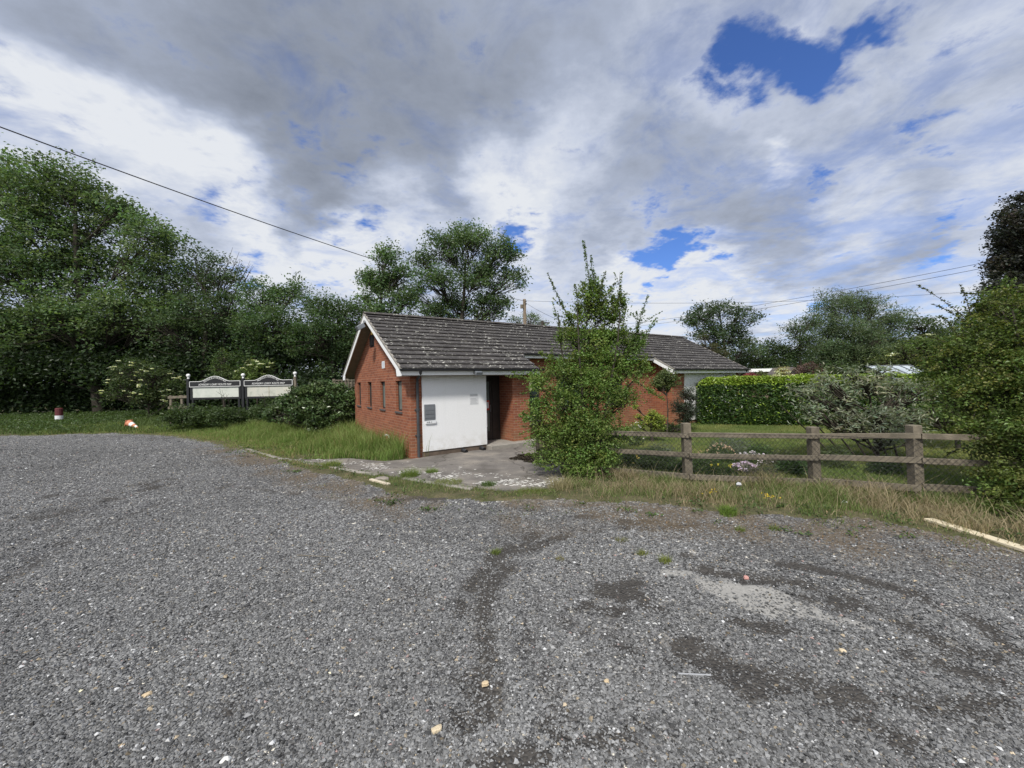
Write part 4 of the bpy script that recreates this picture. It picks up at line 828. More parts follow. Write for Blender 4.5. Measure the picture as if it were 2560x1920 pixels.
# leaf litter mat by the porch
gm = np.array([(0.1,10.2),(0.75,10.35),(1.0,9.6),(0.75,9.15),(.25,9.3),(-.05,9.75)]); nn = 2600; lx, ly = rng.random(nn)*1.3-.2, 9.05+rng.random(nn)*1.4; kk = in_poly(lx+(fbm(lx,ly,4,7)-.5)*.5, ly+(fbm(lx,ly,4,9)-.5)*.5, gm); lx, ly = lx[kk], ly[kk]
tag(link('leaf_litter', leaf_mesh('leaf_litter', [leaves(np.stack([lx,ly,np.full(len(lx),.045)],1), .07, np.array([.045,.036,.026]), 5, .6, .4)], M_PETAL)), 'dark patch of leaf litter on the tarmac beside the sapling', 'leaf litter', kind='stuff')

# ---------------------------------------------------------------- far garden things over the hedge
def gable_house(name, label, x0, x1, y0, y1, ze, zr, wall, roofm, trim, cat='building', flat=False):
    e = empty(name, ((x0+x1)/2, y0, 0), label, cat); q = MB(); q.box((x0,y0,0),(x1,y1,ze))
    if not flat: q.poly([(x0,y0,ze),(x0,y1,ze),(x0,(y0+y1)/2,zr)]); q.poly([(x1,y0,ze),(x1,y1,ze),(x1,(y0+y1)/2,zr)])
    q.build('wall', wall, e, local=False); q = MB()
    if flat: q.box((x0-.25,y0-.25,ze),(x1+.25,y1+.25,ze+.06)); q.build('roof', roofm, e, local=False); q = MB(); q.box((x0-.28,y0-.29,ze-.14),(x1+.28,y0-.255,ze+.09)); q.build('fascia', trim, e, local=False)
    else:
        ym = (y0+y1)/2
        for a, b in ((y0-.15, ym), (y1+.15, ym)): q.prism([(x0-.15,a,ze-.06),(x0-.15,b,zr+.02),(x0-.15,b,zr+.09),(x0-.15,a,ze+.02)], (x1-x0+.3,0,0))
        q.build('roof', roofm, e, local=False)
    return e
M_SHED = plain('shed_brown', (0.16,0.12,0.085), .85, .2, 3); M_FELT = plain('roof_felt', (0.12,0.105,0.10), .9, .15)
p0, p1 = at(1862, 940, 30), at(1965, 940, 30); gable_house('garage', 'low brown flat roofed garage with pale roof edge beyond the hedge', p0[0], p1[0], 30, 35, 2.42, 0, M_SHED, M_FELT, M_FASCIA, 'garage', flat=True)
p0, p1 = at(1968, 945, 24), at(1990, 945, 24); es = empty('garden_shed', ((p0[0]+p1[0])/2, 24, 0), 'small dark shed gable between the cream and dark red shrubs', 'shed')
xm = (p0[0]+p1[0])/2; q = MB(); q.prism([(p0[0],24,0),(p1[0]+.3,24,0),(p1[0]+.3,24,2.0),(xm+.1,24,2.33),(p0[0],24,2.0)], (0,1.8,0)); q.build('wall', M_FRAME, es, local=False)
q = MB(); q.bar((p0[0]-.12,23.97,1.88),(xm+.1,23.97,2.38),.05,.10,up=(0,1,0)); q.bar((p1[0]+.42,23.97,1.88),(xm+.1,23.97,2.38),.05,.10,up=(0,1,0)); q.build('bargeboard', M_WOOD, es, local=False)
q = MB(); q.prism([(p0[0]-.15,23.95,1.92),(xm+.1,23.95,2.42),(xm+.1,23.95,2.46),(p0[0]-.15,23.95,1.96)], (0,1.9,0)); q.prism([(p1[0]+.45,23.95,1.92),(xm+.1,23.95,2.42),(xm+.1,23.95,2.46),(p1[0]+.45,23.95,1.96)], (0,1.9,0)); q.build('roof', M_FELT, es, local=False)
# greenhouse: glazed roof slope facing the camera
gA, gB = at(2238, 953, 14), at(2330, 945, 14); ge_ = empty('greenhouse', (float(gA[0]), 14, 0), 'greenhouse with pale glass roof panes above the hedge line', 'greenhouse')
x0, x1 = float(gA[0])-.05, float(gA[0])+1.6; y0, y1 = 14.0, 16.2; ze, zr = 1.74, 2.22; ym = 15.1
q = MB()
for a in (x0, x1):
    for p, r_ in (((a,y0,0),(a,y0,ze)),((a,y1,0),(a,y1,ze)),((a,y0,ze),(a,ym,zr)),((a,y1,ze),(a,ym,zr))): q.bar(p, r_, .04,.04, up=(1,0,0))
for i in range(5): xx = x0+(x1-x0)*i/4; q.bar((xx,y0,ze+.012),(xx,ym,zr+.012),.035,.04,up=(1,0,0)); q.bar((xx,y1,ze),(xx,ym,zr),.035,.04,up=(1,0,0)); q.bar((xx,y0,0),(xx,y0,ze),.03,.03,up=(1,0,0)); q.bar((xx,y1,0),(xx,y1,ze),.03,.03,up=(1,0,0))
for p, r_ in (((x0,y0,ze),(x1,y0,ze)),((x0,y1,ze),(x1,y1,ze)),((x0,ym,zr),(x1,ym,zr))): q.bar(p, r_, .05,.05)
q.build('frame', M_METAL, ge_, local=False)
q = MB(); q.prism([(x0,y0,ze),(x1,y0,ze),(x1,ym,zr),(x0,ym,zr)], (0,.004,-.008)); q.prism([(x0,y1,ze),(x1,y1,ze),(x1,ym,zr),(x0,ym,zr)], (0,-.004,-.008)); q.build('roof_pane', M_GREEN_GLASS, ge_, local=False)
for yy in (y0, y1): q = MB(); q.box((x0,yy-.004,.02),(x1,yy+.002,ze-.03)); q.build('wall_pane', M_GLASS, ge_, local=False)
# ---------------------------------------------------------------- trees
G1 = (0.098,0.150,0.074); G2 = (0.080,0.128,0.066); G3 = (0.070,0.118,0.052); GL = (0.095,0.135,0.050)
GT = 'tall trees behind the verge'
def T(name, label, D, lst, bx, **kw):
    base = at(bx, 965, D)
    a = dict(cat='tree', trunk_r=.2, spacing=.55, leaf=.15, per=16, col=G1); a.update(kw); a.setdefault('dens', 3.4 if D > 33 else 2.5); a['spacing'] *= 1.25; a['per'] = int(a['per']*1.75); a['puff'] = .40; a.setdefault('limb', .17)
    return tree(name, label, a.pop('cat'), (base[0], base[1]), lobes_px(lst, D, a.pop('dj', .5)), **a)
T('ash_tree', 'tallest spreading tree at the left edge with bare limbs showing', 28, [(60,490,100),(-40,470,110),(165,490,95),(110,600,130),(270,560,95),(370,600,80),(230,690,120),(400,690,80),(30,700,120),(330,790,100),(-80,640,130),(150,810,120),(430,610,42),(300,520,40),(110,420,38),(-70,830,130),(420,780,70),(60,900,110)], 235, trunk_r=.36, spacing=.66, leaf=.23, per=18, group=GT, shell=.3, puff=.5, dens=2.0, limb=.17)
T('broadleaf_tree', 'dark rounded tree with dead twigs on top beside the tallest tree', 27, [(500,690,66),(565,720,58),(450,730,60),(520,790,75),(590,760,36),(430,830,70),(560,850,75)], 510, trunk_r=.26, spacing=.58, leaf=.17, per=19, col=G2, group=GT)
T('broadleaf_tree', 'dark bushy tree directly behind the map boards', 25, [(655,760,60),(730,745,52),(620,820,55),(700,830,80),(760,860,70),(660,900,70)], 690, trunk_r=.24, spacing=.52, leaf=.16, per=22, col=G3, group=GT)
T('broadleaf_tree', 'dark low tree just left of the brick gable apex', 24, [(800,775,50),(850,790,50),(800,850,75),(870,850,60),(900,800,45),(850,910,70),(905,880,60)], 830, trunk_r=.22, spacing=.50, leaf=.15, per=23, col=(0.062,0.104,0.048), group=GT)
T('ash_tree', 'slim ash tree rising over the left end of the tiled roof', 18.2, [(965,645,36),(925,700,36),(1000,690,34),(960,720,46),(905,745,24),(1010,760,42),(940,790,44),(975,830,50)], 965, trunk_r=.16, spacing=.34, leaf=.125, per=18, col=(0.098,0.158,0.078), group='ash trees behind the roof', shell=.35, dens=3.6, limb=.15)
T('ash_tree', 'large round headed ash tree behind the middle of the tiled roof', 23, [(1110,625,52),(1185,610,48),(1150,600,40),(1245,640,50),(1275,700,42),(1190,700,62),(1095,710,52),(1060,660,34),(1230,770,54),(1140,780,58),(1075,790,46),(1290,640,24),(1040,740,32),(1180,850,60)], 1150, trunk_r=.24, spacing=.44, leaf=.145, per=19, col=(0.094,0.150,0.076), group='ash trees behind the roof', shell=.42, dens=3.4, limb=.15)
T('birch_tree', 'small wispy tree beside the utility pole', 36, [(1325,800,24),(1350,815,22),(1290,810,20)], 1330, trunk_r=.1, spacing=.4, leaf=.14, per=9, col=G1)
GR = 'background trees beyond the right hand garden'
T('broadleaf_tree', 'flat topped dark tree standing over the right end of the roof', 34, [(1760,800,40),(1745,770,0.1),(1800,782,32),(1850,795,34),(1825,840,44),(1770,850,42),(1893,800,17),(1725,805,22),(1860,870,38),(1790,900,40)], 1815, trunk_r=.24, spacing=.60, leaf=.19, per=19, col=(0.058,0.090,0.050), group=GR)
T('broadleaf_tree', 'low dark bushy tree between the flat topped tree and the tall willow', 37, [(1885,895,36),(1930,880,34),(1850,915,34),(1960,900,34),(1910,920,36)], 1905, trunk_r=.2, spacing=.62, leaf=.2, per=20, col=(0.062,0.100,0.050), group=GR)
T('broadleaf_tree', 'thin crowned tree with sky gaps left of the tall willow', 36, [(1990,830,34),(2025,810,32),(2010,860,38),(1985,890,30)], 2000, trunk_r=.18, spacing=.6, leaf=.17, per=13, col=(0.070,0.108,0.056), group=GR, shell=.2)
T('willow_tree', 'tallest grey green willow beyond the laurel hedge', 38, [(2085,780,50),(2140,770,42),(2060,840,55),(2180,790,46),(2230,820,48),(2140,860,75),(2220,880,60),(2080,900,60),(2110,760,20),(2150,920,60),(2230,920,50),(2060,920,40)], 2130, trunk_r=.3, spacing=.62, leaf=.19, per=22, col=(0.104,0.146,0.090), group=GR, aspect=.35)
T('broadleaf_tree', 'open crowned tree between the tall willow and the overgrown right shrub', 34, [(2300,820,36),(2335,850,40),(2290,880,46),(2370,860,40)], 2320, trunk_r=.2, spacing=.55, leaf=.17, per=17, col=(0.080,0.122,0.060), group=GR)
T('copper_beech', 'dark purple leaved tree at the right edge of the sky', 13.5, [(2545,560,48),(2575,640,80),(2520,660,40),(2505,720,38),(2570,760,80),(2480,770,30),(2640,560,110),(2700,700,140),(2570,500,30),(2660,820,120),(2525,600,26)], 2680, trunk_r=.22, spacing=.22, leaf=.095, per=17, col=(0.044,0.050,0.048), group=None, shell=.55, warm=.3, aspect=.6)
# dead twigs on top of the second tree are part of it as bare shoots: one bare sapling top
tw = []
for px in (530,552,570,585,600,617,628): a = at(px-25, 720, 27.3); b = at(px+random.uniform(0,14), 618+abs(px-570)*.5+random.uniform(0,20), 27.3); tw.append((np.array([a,(a+b)/2+[.1,0,.1],b]), np.array([.035,.02,.008]))); c = (a+b)/2; tw.append((np.array([c, c+[.5,0,.7]]), np.array([.015,.006]))); tw.append((np.array([(a+2*b)/3, (a+2*b)/3+[-.35,0,.6]]), np.array([.012,.005])))
s_ = np.array([at(560,965,27.4)*np.array([1,1,0]), at(560,800,27.4)]); tw.append((s_, np.array([.12,.06])))
for px in (530,570,617): tw.append((np.array([s_[1], at(px-25,720,27.3)]), np.array([.06,.035])))
v, f = join_tubes(tw, 5); de = empty('dead_tree', tuple(s_[0]), 'bare dead twigs poking above the tree left of the map boards', 'dead tree'); link('trunk', np_mesh('trunk', v, f, M_BARK), de)
# dense thicket under the tall trees
def mass(name, label, lobes, spacing, per, leaf, col, kind='stuff', cat='undergrowth', **kw):
    pts = np.concatenate(crown_points(lobes, spacing, kw.get('shell', .5), kw.get('dens', 1.5))); n = len(pts); cc = np.asarray(col)*(.7+.6*rng.random((n,1)))
    C = np.repeat(pts, per, 0)+rng.normal(size=(n*per,3))*spacing*.6; C[:,2] = np.maximum(C[:,2], .03)
    o = link(name, leaf_mesh(name, [leaves(C, leaf*(.65+.7*rng.random(len(C))), np.repeat(cc, per, 0), aspect=kw.get('aspect', .55))], M_LEAF)); return tag(o, label, cat, kind=kind)
L = []
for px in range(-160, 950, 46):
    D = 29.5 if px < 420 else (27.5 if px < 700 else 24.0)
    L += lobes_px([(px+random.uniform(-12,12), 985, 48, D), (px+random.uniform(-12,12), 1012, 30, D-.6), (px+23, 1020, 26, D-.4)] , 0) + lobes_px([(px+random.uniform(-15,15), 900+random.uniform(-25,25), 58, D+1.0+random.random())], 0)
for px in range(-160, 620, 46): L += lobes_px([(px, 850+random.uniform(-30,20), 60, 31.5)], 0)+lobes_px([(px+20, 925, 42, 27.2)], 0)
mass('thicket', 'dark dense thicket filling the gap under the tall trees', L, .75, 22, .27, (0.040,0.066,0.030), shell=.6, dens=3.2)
# flowering elder bushes
def umbels(pts, r, col=(0.80,0.80,0.64)):
    C = np.repeat(pts, 26, 0)+rng.normal(size=(len(pts)*26,3))*r*np.array([1,1,.2]); return leaves(C, .07, np.asarray(col), 1.2, .9, .1)
def surf_pts(lobes, n, front=True):
    out = []
    for _ in range(n):
        c, r, w = random.choice(lobes); q = rng.normal(size=3); q[1] = -abs(q[1]); q[2] = abs(q[2])*.8-.1; q /= np.linalg.norm(q); out.append(c+q*r*1.04)
    return np.array(out)
def bush(name, label, D, lst, bx, col, spacing, leaf, per, flowers=0, fr=.10, fcol=(0.80,0.80,0.64), cat='shrub', group=None, **kw):
    lo = lobes_px(lst, D, .5); base = at(bx, 965, D); ex = [umbels(surf_pts(lo, flowers), fr, fcol)] if flowers else None
    return tree(name, label, cat, (base[0], base[1]), lo, kw.pop('trunk_r', .05), spacing, leaf, per, col, group, extra=ex, crown_name='foliage', dens=kw.pop('dens',1.5), **kw)
bush('elder_bush', 'wide elder bush dotted with cream flower heads under the tall trees', 24, [(330,935,42),(390,950,40),(440,975,34),(310,980,40),(380,995,40),(440,1000,26)], 370, (0.058,0.088,0.038), .30, .13, 20, flowers=46, fr=.045)
bush('elder_bush', 'pale green elder bush flowering above the gap between the map boards', 21, [(640,925,24),(610,940,20),(665,918,16),(650,955,26)], 640, (0.10,0.145,0.05), .20, .12, 20, flowers=14, fr=.05)
bush('young_tree', 'light green feathery young tree behind the left map board', 23, [(560,895,20),(555,925,26),(575,950,26),(548,960,24)], 560, (0.085,0.130,0.050), .24, .12, 16, cat='young tree')
bush('ivy_bush', 'dense glossy dark bush spilling against the brick gable', 15.6, [(735,1010,30),(775,995,36),(815,985,34),(850,1000,34),(862,1035,28),(800,1035,44),(745,1040,30),(845,1060,34),(880,1000,26),(790,1062,30),(700,1036,22),(675,1046,18),(712,1005,16),(850,975,20),(800,968,16),(760,975,14),(870,1060,26)], 800, (0.070,0.112,0.044), .17, .115, 22, mat_=M_LEAF_GLOSS, shell=.75)
Lb = lobes_px([(px+random.uniform(-8,8), 1044+random.uniform(-6,6), 22, 18.0+random.uniform(-.6,.3)) for px in range(430, 770, 17)], 0)+lobes_px([(px, 1020+random.uniform(-4,4), 14, 18.3) for px in (445,665,700,738)], 0)
mass('bramble', 'tangled dark bramble bank below the two map boards', Lb, .17, 20, .10, (0.070,0.105,0.042), shell=.6)
tw = []
for px, py in ((555,975),(548,968),(565,985),(655,982)): b = at(px, py, 17.6); a = at(px+8, 1020, 17.7); tw += [(np.array([a,(a+b)/2+[.05,0,0],b]), np.array([.012,.009,.004])), (np.array([(a+b)/2, (a+b)/2+[.25,0,.22]]), np.array([.007,.003])), (np.array([(a+2*b)/3, (a+2*b)/3+[-.2,0,.15]]), np.array([.006,.003]))]
v, f = join_tubes(tw, 4); tag(link('dead_twigs', np_mesh('dead_twigs', v, f, M_BARK)), 'bare dead twigs sticking up in front of the left map board', 'twigs')

# ---------------------------------------------------------------- the tall field maple sapling in the centre
mlo = lobes_px([(1485,715,20,8.3),(1470,740,24,8.2),(1512,742,22,8.3),(1550,760,18,8.3),(1475,770,30,8.3),(1510,790,28,8.3),(1445,800,24,8.2),(1540,790,24,8.4),(1430,850,36,8.2),(1530,850,46,8.4),(1480,850,44,8.3),(1580,870,28,8.5),(1480,910,66,8.3),(1405,930,44,8.1),(1560,930,56,8.5),(1605,925,22,8.6),(1480,980,80,8.2),(1400,1010,54,8.0),(1560,1000,40,8.4),(1400,1080,56,7.95),(1480,1080,78,8.0),(1545,1090,34,8.1),(1420,1140,48,7.9),(1500,1150,50,7.9),(1350,960,30,8.0),(1335,1045,26,8.0),(1355,1100,34,7.9),(1375,1150,32,7.8),(1450,1185,34,7.7),(1345,1010,22,8.0)],0)
MC = np.array([0.125,0.200,0.055]); sh = []; shtubes = []
for (x0,y0,x1,y1,nn,sp) in ((1480,800,1462,600,230,.040),(1475,800,1490,690,130,.05),(1500,800,1515,675,150,.04),(1530,820,1550,680,170,.035),(1450,810,1440,715,130,.045),(1440,830,1370,684,140,.030),(1405,850,1388,778,70,.04),(1500,790,1475,640,140,.04),
    (1560,850,1568,765,80,.035),(1580,880,1618,740,170,.045),(1590,880,1640,795,90,.045),(1560,900,1610,830,90,.06),(1350,940,1285,930,70,.035),(1360,955,1262,938,90,.03),(1360,960,1300,985,60,.035),(1345,1045,1292,1040,50,.03),(1350,1060,1296,1085,60,.035),(1380,1120,1310,1140,70,.04),(1600,960,1665,1000,80,.05),(1540,840,1650,880,0,.05),(1480,1000,1540,1080,60,.05),(1380,900,1350,880,60,.05)):
    D0, D1 = 8.2, 8.15; a, b = at(x0,y0,D0), at(x1,y1,D1)
    cc = MC*(np.array([1.15,1.0,.9]) if random.random() > .5 else 1)*(0.8 if y1 < 760 else 1.1)
    if nn:
        m_ = (a+b)/2+rng.normal(size=3)*.05; sh.append(sprig(a, m_, int(nn*.9), .058, cc, sp*1.25)); sh.append(sprig(m_, b+rng.normal(size=3)*.02, int(nn*.6), .050, cc, sp*.75)); shtubes.append((np.array([a,m_,b]), np.array([.009,.006,.003])))
        for _ in range(int(nn/28)):
            f_ = random.random()*.75; s_0 = a+(b-a)*f_+(m_-(a+b)/2)*f_; e_ = s_0+(b-a)/np.linalg.norm(b-a)*.22+rng.normal(size=3)*np.array([.13,.10,.06]); sh.append(sprig(s_0, e_, 24, .050, cc, .024)); shtubes.append((np.array([s_0,e_]), np.array([.004,.002])))
for k in range(230):                                                                          # ragged outer shoots all round
    c, r, w = random.choice(mlo); q = rng.normal(size=3); q[2] = q[2]*.7+.2; q /= np.linalg.norm(q); a = c+q*r*.7; b = c+q*r*(1.05+.55*random.random()**2)+np.array([0,0,.08]); sh.append(sprig(a, b, 30, .052, MC*(.8+.7*random.random())*np.array([1+.3*random.random(),1,1]), .035)); shtubes.append((np.array([a,b]), np.array([.005,.003])))
bx = gnd(1470,1185); stems = shtubes + [(np.array([[bx[0]+dx,bx[1]+dy,0],[bx[0]+dx*2.2,bx[1]+dy*2,1.2],[bx[0]+dx*4,bx[1]+dy*2.5,2.6],[bx[0]+dx*4.4,bx[1]+dy*2.4,3.3]]), np.array([.035,.028,.018,.010])) for dx, dy in ((-.12,.05),(.06,.1),(.16,-.02),(-.04,-.06),(.10,.05))]
tree('field_maple', 'tall ragged young maple with upright shoots hiding the middle of the building', 'young tree', (bx[0], bx[1]+.15), mlo,     .045, .12, .043, 27, MC, None, .3, stems=stems, extra=sh, aspect=.68, twig=.004, warm=.25, puff=.75, dens=1.35)

# ---------------------------------------------------------------- laurel hedge
def hedge():
    a, b = np.array([7.55,16.3]), np.array([15.9,13.2]); L = np.linalg.norm(b-a); d = (b-a)/L; nrm = np.array([-d[1], d[0]]); Wd, Hh = 1.7, 1.88
    n = 62000; s = rng.random(n)*L; face = rng.random(n); z = rng.random(n)*Hh; q = rng.random(n)
    off = np.where(face < .62, rng.random(n)**1.6*.34, np.where(face < .9, q*Wd, Wd-rng.random(n)*.3)); z = np.where((face >= .62) & (face < .9), Hh-rng.random(n)**1.5*.32, z)
    endm = face > .965; s = np.where(endm, rng.random(n)*.3, s); off = np.where(endm, q*Wd, off)
    lump = (fbm(s*1.0+7, z*1.0+off, 1.3, 91)-.5)*.50; z = z+(lump*.5+(fbm(s, off, 2.6, 93)-.5)*.16)*(z > Hh*.6); off = off - lump*.8 - .10*np.sin(z*1.6)
    rnd = np.clip((.45-s)/.45, 0, 1); keep = ~((rnd > .1) & (np.hypot(rnd, np.clip((z-Hh+.45)/.45, 0, 1)) > 1.0)); keep &= rng.random(n) < np.clip(z/.25+.3, 0, 1)
    s, z, off = s[keep], z[keep], off[keep]; n = len(s)
    C = np.stack([a[0]+d[0]*s+nrm[0]*off, a[1]+d[1]*s+nrm[1]*off, np.maximum(z, .04)], 1)
    tip = (z > Hh-.20-.12*fbm(s,off,1.5,92)) | (rng.random(n) < .09)  # yellow green leaf tips, with the sunlit look of the top put into their colour
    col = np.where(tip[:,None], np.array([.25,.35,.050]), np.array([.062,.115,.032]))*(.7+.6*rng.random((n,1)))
    e = empty('laurel_hedge', (float(a[0]+d[0]*L/2), float(a[1]+d[1]*L/2), 0), 'clipped laurel hedge with yellow green top coloured as if sunlit in front of the white wing', 'hedge')
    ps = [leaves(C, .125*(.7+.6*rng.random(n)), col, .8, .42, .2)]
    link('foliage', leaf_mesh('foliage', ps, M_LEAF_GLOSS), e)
    tb = [(np.array([[*(a+d*(k*.28+.2)+nrm*.7),0],[*(a+d*(k*.28+.1*math.sin(k))+nrm*(.6+.3*math.sin(k*2))),Hh*.9]]), np.array([.03,.012])) for k in range(int(L/.28))]
    v, f = join_tubes(tb, 5); link('stem', np_mesh('stem', v, f, M_BARK), e)
hedge()

# ---------------------------------------------------------------- right hand shrubs
bush('buddleia', 'silvery grey green buddleia leaning over the fence between second and third posts', 9.0, [(2010,985,26),(2060,960,30),(2030,1035,34),(2100,1000,44),(2170,970,42),(2240,985,44),(2120,1060,46),(2200,1060,50),(2265,1050,44),(2290,980,36),(2220,1110,30),(2290,1100,30),(2130,940,22),(2200,935,22)], 2190, (0.24,0.275,0.225), .15, .115, 15, aspect=.26, cat='shrub', trunk_r=.04, stems=[(np.array([[7.9+.22*k,8.9,0],[7.6+.30*k,9.0,.6],[7.3+.42*k,9.1,1.3]]), np.array([.022,.016,.008])) for k in range(-3,5)], shell=.4, dens=1.25, puff=.7)
hl = [(2440,830,60,6.6),(2500,780,60,6.4),(2400,900,60,6.6),(2330,890,36,6.9),(2480,900,80,6.2),(2560,860,100,6.0),(2380,980,55,6.4),(2470,1000,80,6.0),(2560,1000,110,5.7),(2440,1080,55,5.9),(2520,1110,80,5.6),(2600,1100,110,5.4),(2490,1190,50,5.6),(2560,1220,70,5.3),(2650,950,140,5.6),(2640,1250,90,5.2),(2340,950,40,6.8),(2700,800,150,6.0),(2490,1250,45,5.4),(2550,1290,50,5.1),(2620,1330,60,4.8)]
hlo = lobes_px(hl, 0); HC = np.array([0.098,0.148,0.042]); sh = []; ht = []
for (x0,y0,x1,y1) in ((2440,820,2290,712),(2430,800,2400,712),(2400,850,2350,790),(2460,800,2430,760),(2480,790,2445,775),(2380,870,2300,840),(2420,1120,2340,1160),(2430,1080,2370,1100),(2440,830,2330,760),(2480,760,2410,735)):
    a, b = at(x0,y0,6.6), at(x1,y1,6.7); sh.append(sprig(a, b, 85, .042, HC*np.array([1.1,.85,.9])*.8, .022, bendz=.25)); s5 = np.linspace(0,1,6)[:,None]; ht.append((a+(b-a)*s5+np.array([0,0,1])*(.25*s5*(1-s5)), np.linspace(.007,.002,6)))
for k in range(260):
    c, r, w = random.choice(hlo); q = rng.normal(size=3); q[1] = -abs(q[1])*.6; q /= np.linalg.norm(q); a = c+q*r*.85; b = c+q*r*(1.05+.75*random.random()**2)+np.array([0,0,-.10]); sh.append(sprig(a, b, 40, .040, HC*(.8+.8*random.random())*np.array([1+.45*random.random(),1,1]), .03)); ht.append((np.array([a,b]), np.array([.005,.002])))
tree('hawthorn_bush', 'big overgrown olive green hawthorn swallowing the fence at the right edge', 'shrub', (8.0,6.0), hlo,     .06, .16, .042, 30, HC, None, .5, stems=ht, extra=sh, aspect=.6, twig=.004, warm=.3, crown_name='foliage', top=2.8, dens=1.9, puff=.45)
bush('shrub', 'loose olive green shrub between the buddleia and the hawthorn', 9.8, [(2350,880,44),(2400,930,56),(2350,960,42),(2300,870,30),(2320,1030,30),(2420,1010,56),(2370,1060,46),(2330,920,26),(2440,860,50)], 2400, (0.105,0.155,0.055), .17, .07, 22)
bush('shrub', 'olive green shrub behind the greenhouse roof', 17, [(2260,890,36),(2320,870,36),(2200,910,30),(2290,915,40),(2350,900,40)], 2280, (0.075,0.10,0.038), .26, .10, 18, flowers=6, fr=.07)
bush('shrub', 'rounded mid green shrub just left of the greenhouse', 19, [(2100,930,30),(2060,938,22),(2150,940,26)], 2100, (0.060,0.095,0.035), .24, .10, 18)
bush('shrub', 'dusky purple grey shrub in front of the tall willow', 20, [(2195,940,22),(2170,945,18),(2220,942,16)], 2195, (0.065,0.070,0.060), .22, .09, 16)
bush('shrub', 'dark reddish pink tipped shrub behind the hedge beside the shed', 21, [(2015,930,20),(2045,935,20),(2000,940,14),(2030,915,10)], 2022, (0.13,0.085,0.085), .17, .085, 15)
bush('flowering_shrub', 'cream flowered shrub poking above the hedge beside the small shed', 20, [(1955,930,13),(1950,945,15),(1968,947,13)], 1957, (0.30,0.29,0.17), .13, .085, 16, flowers=12, fr=.09)
bush('flowering_shrub', 'pink flowered shrub at the right corner of the building', 22, [(1872,942,13),(1885,950,14),(1862,952,10)], 1874, (0.24,0.075,0.095), .14, .085, 16)
bush('shrub', 'soft green shrub in front of the flat roofed garage', 23, [(1905,942,14),(1920,950,13)], 1910, (0.12,0.15,0.06), .16, .09, 15)
bush('small_tree', 'small round headed standard tree against the brick wing', 13.2, [(1665,940,20),(1650,958,22),(1685,955,16),(1640,965,16),(1668,968,16)], 1668, (0.095,0.130,0.052), .13, .075, 17, cat='small tree', trunk_r=.03)
bush('rosemary_bush', 'dark blue green needle bush between brick corner and hedge', 14.2, [(1715,990,22),(1700,1020,26),(1725,1030,22),(1710,1050,24),(1735,1000,14)], 1712, (0.045,0.065,0.045), .13, .085, 20, aspect=.2)
bush('euonymus', 'bright yellow green upright bush behind the first fence post', 12.0, [(1635,1040,15),(1650,1050,13),(1622,1052,14),(1640,1066,18),(1590,1020,8),(1596,1045,9),(1600,1062,10)], 1630, (0.21,0.27,0.055), .09, .06, 15)
bush('low_shrub', 'dark low shrub at the foot of the brick wing', 13.8, [(1660,1068,14),(1685,1070,14),(1705,1072,10)], 1680, (0.045,0.07,0.03), .12, .07, 16)
bush('conifer', 'brownish conifer tip showing above the right end of the roof', 24, [(1760,850,14),(1775,872,20),(1800,890,22),(1750,870,12)], 1778, (0.085,0.088,0.050), .22, .12, 14, aspect=.3, cat='conifer')
bush('dry_shrub', 'bare grey twiggy shrub beside the porch pier', 10.6, [(1335,1055,14),(1345,1030,10)], 1340, (0.20,0.18,0.15), .09, .06, 6, aspect=.2)
# garden bed: plants and flowers
def plant(label, px, py, D, r, col, fl=None, n=300, nf=60, ls=.05, name='garden_plant', cat='plant', asp=.3, h=1.0):
    c = at(px, py, D); e = empty(name, (float(c[0]), D, 0), label, cat); q = rng.normal(size=(n,3)); q /= np.linalg.norm(q, axis=1, keepdims=True)
    C = np.array([c[0], D, 0])+q*np.array([r,r*.8,r*h])*(rng.random((n,1))**.4); C[:,2] = np.abs(C[:,2])+.02
    link('foliage', leaf_mesh('foliage', [leaves(C, ls*(.7+.6*rng.random(n)), np.asarray(col)*(.75+.5*rng.random((n,1))), .2, asp)], M_LEAF), e)
    if fl is not None:
        q = rng.normal(size=(nf,3)); q[:,2] = np.abs(q[:,2])+.4; q[:,1] -= .5; q /= np.linalg.norm(q, axis=1, keepdims=True); F_ = np.array([c[0], D, .02])+q*np.array([r,r*.8,r*h])*1.05
        C = np.repeat(F_, 6, 0)+rng.normal(size=(nf*6,3))*.014; link('blossom', leaf_mesh('blossom', [leaves(C, .034, np.asarray(fl), .6, .8, .15)], M_PETAL), e)
    return e
plant('peach and cream rose clump in the flower bed behind the fence', 1795, 1130, 8.9, .42, (.06,.095,.035), (.62,.44,.34), 1500, 30, .05, h=.95)
plant('low mound of pale pink and white flowers behind the middle rail', 1880, 1150, 8.6, .40, (.06,.09,.04), (.60,.54,.60), 1300, 50, .04, h=.62)
plant('pale mauve flowers at the rock in the flower bed', 1860, 1165, 7.9, .24, (.055,.085,.035), (.62,.50,.66), 700, 44, .04, h=.8)
plant('grey lavender clump left of the roses', 1650, 1120, 9.2, .48, (.12,.135,.115), None, 1800, 0, .07, asp=.14, h=.9)
plant('grey lavender clump just behind the roses', 1830, 1105, 9.7, .62, (.13,.15,.125), None, 2000, 0, .08, asp=.14, h=.8)
plant('strappy dark green clump left of the second fence post', 1985, 1180, 7.8, .36, (.05,.09,.03), None, 1500, 0, .16, asp=.08, h=.95)
plant('green strappy leaved plant right of the roses', 1900, 1110, 9.2, .34, (.075,.12,.04), None, 900, 0, .15, asp=.1, h=1.0)
plant('small yellow flowered plant below the middle rail', 1810, 1185, 8.0, .34, (.09,.13,.04), (.60,.52,.08), 1000, 9, .05, h=.5)
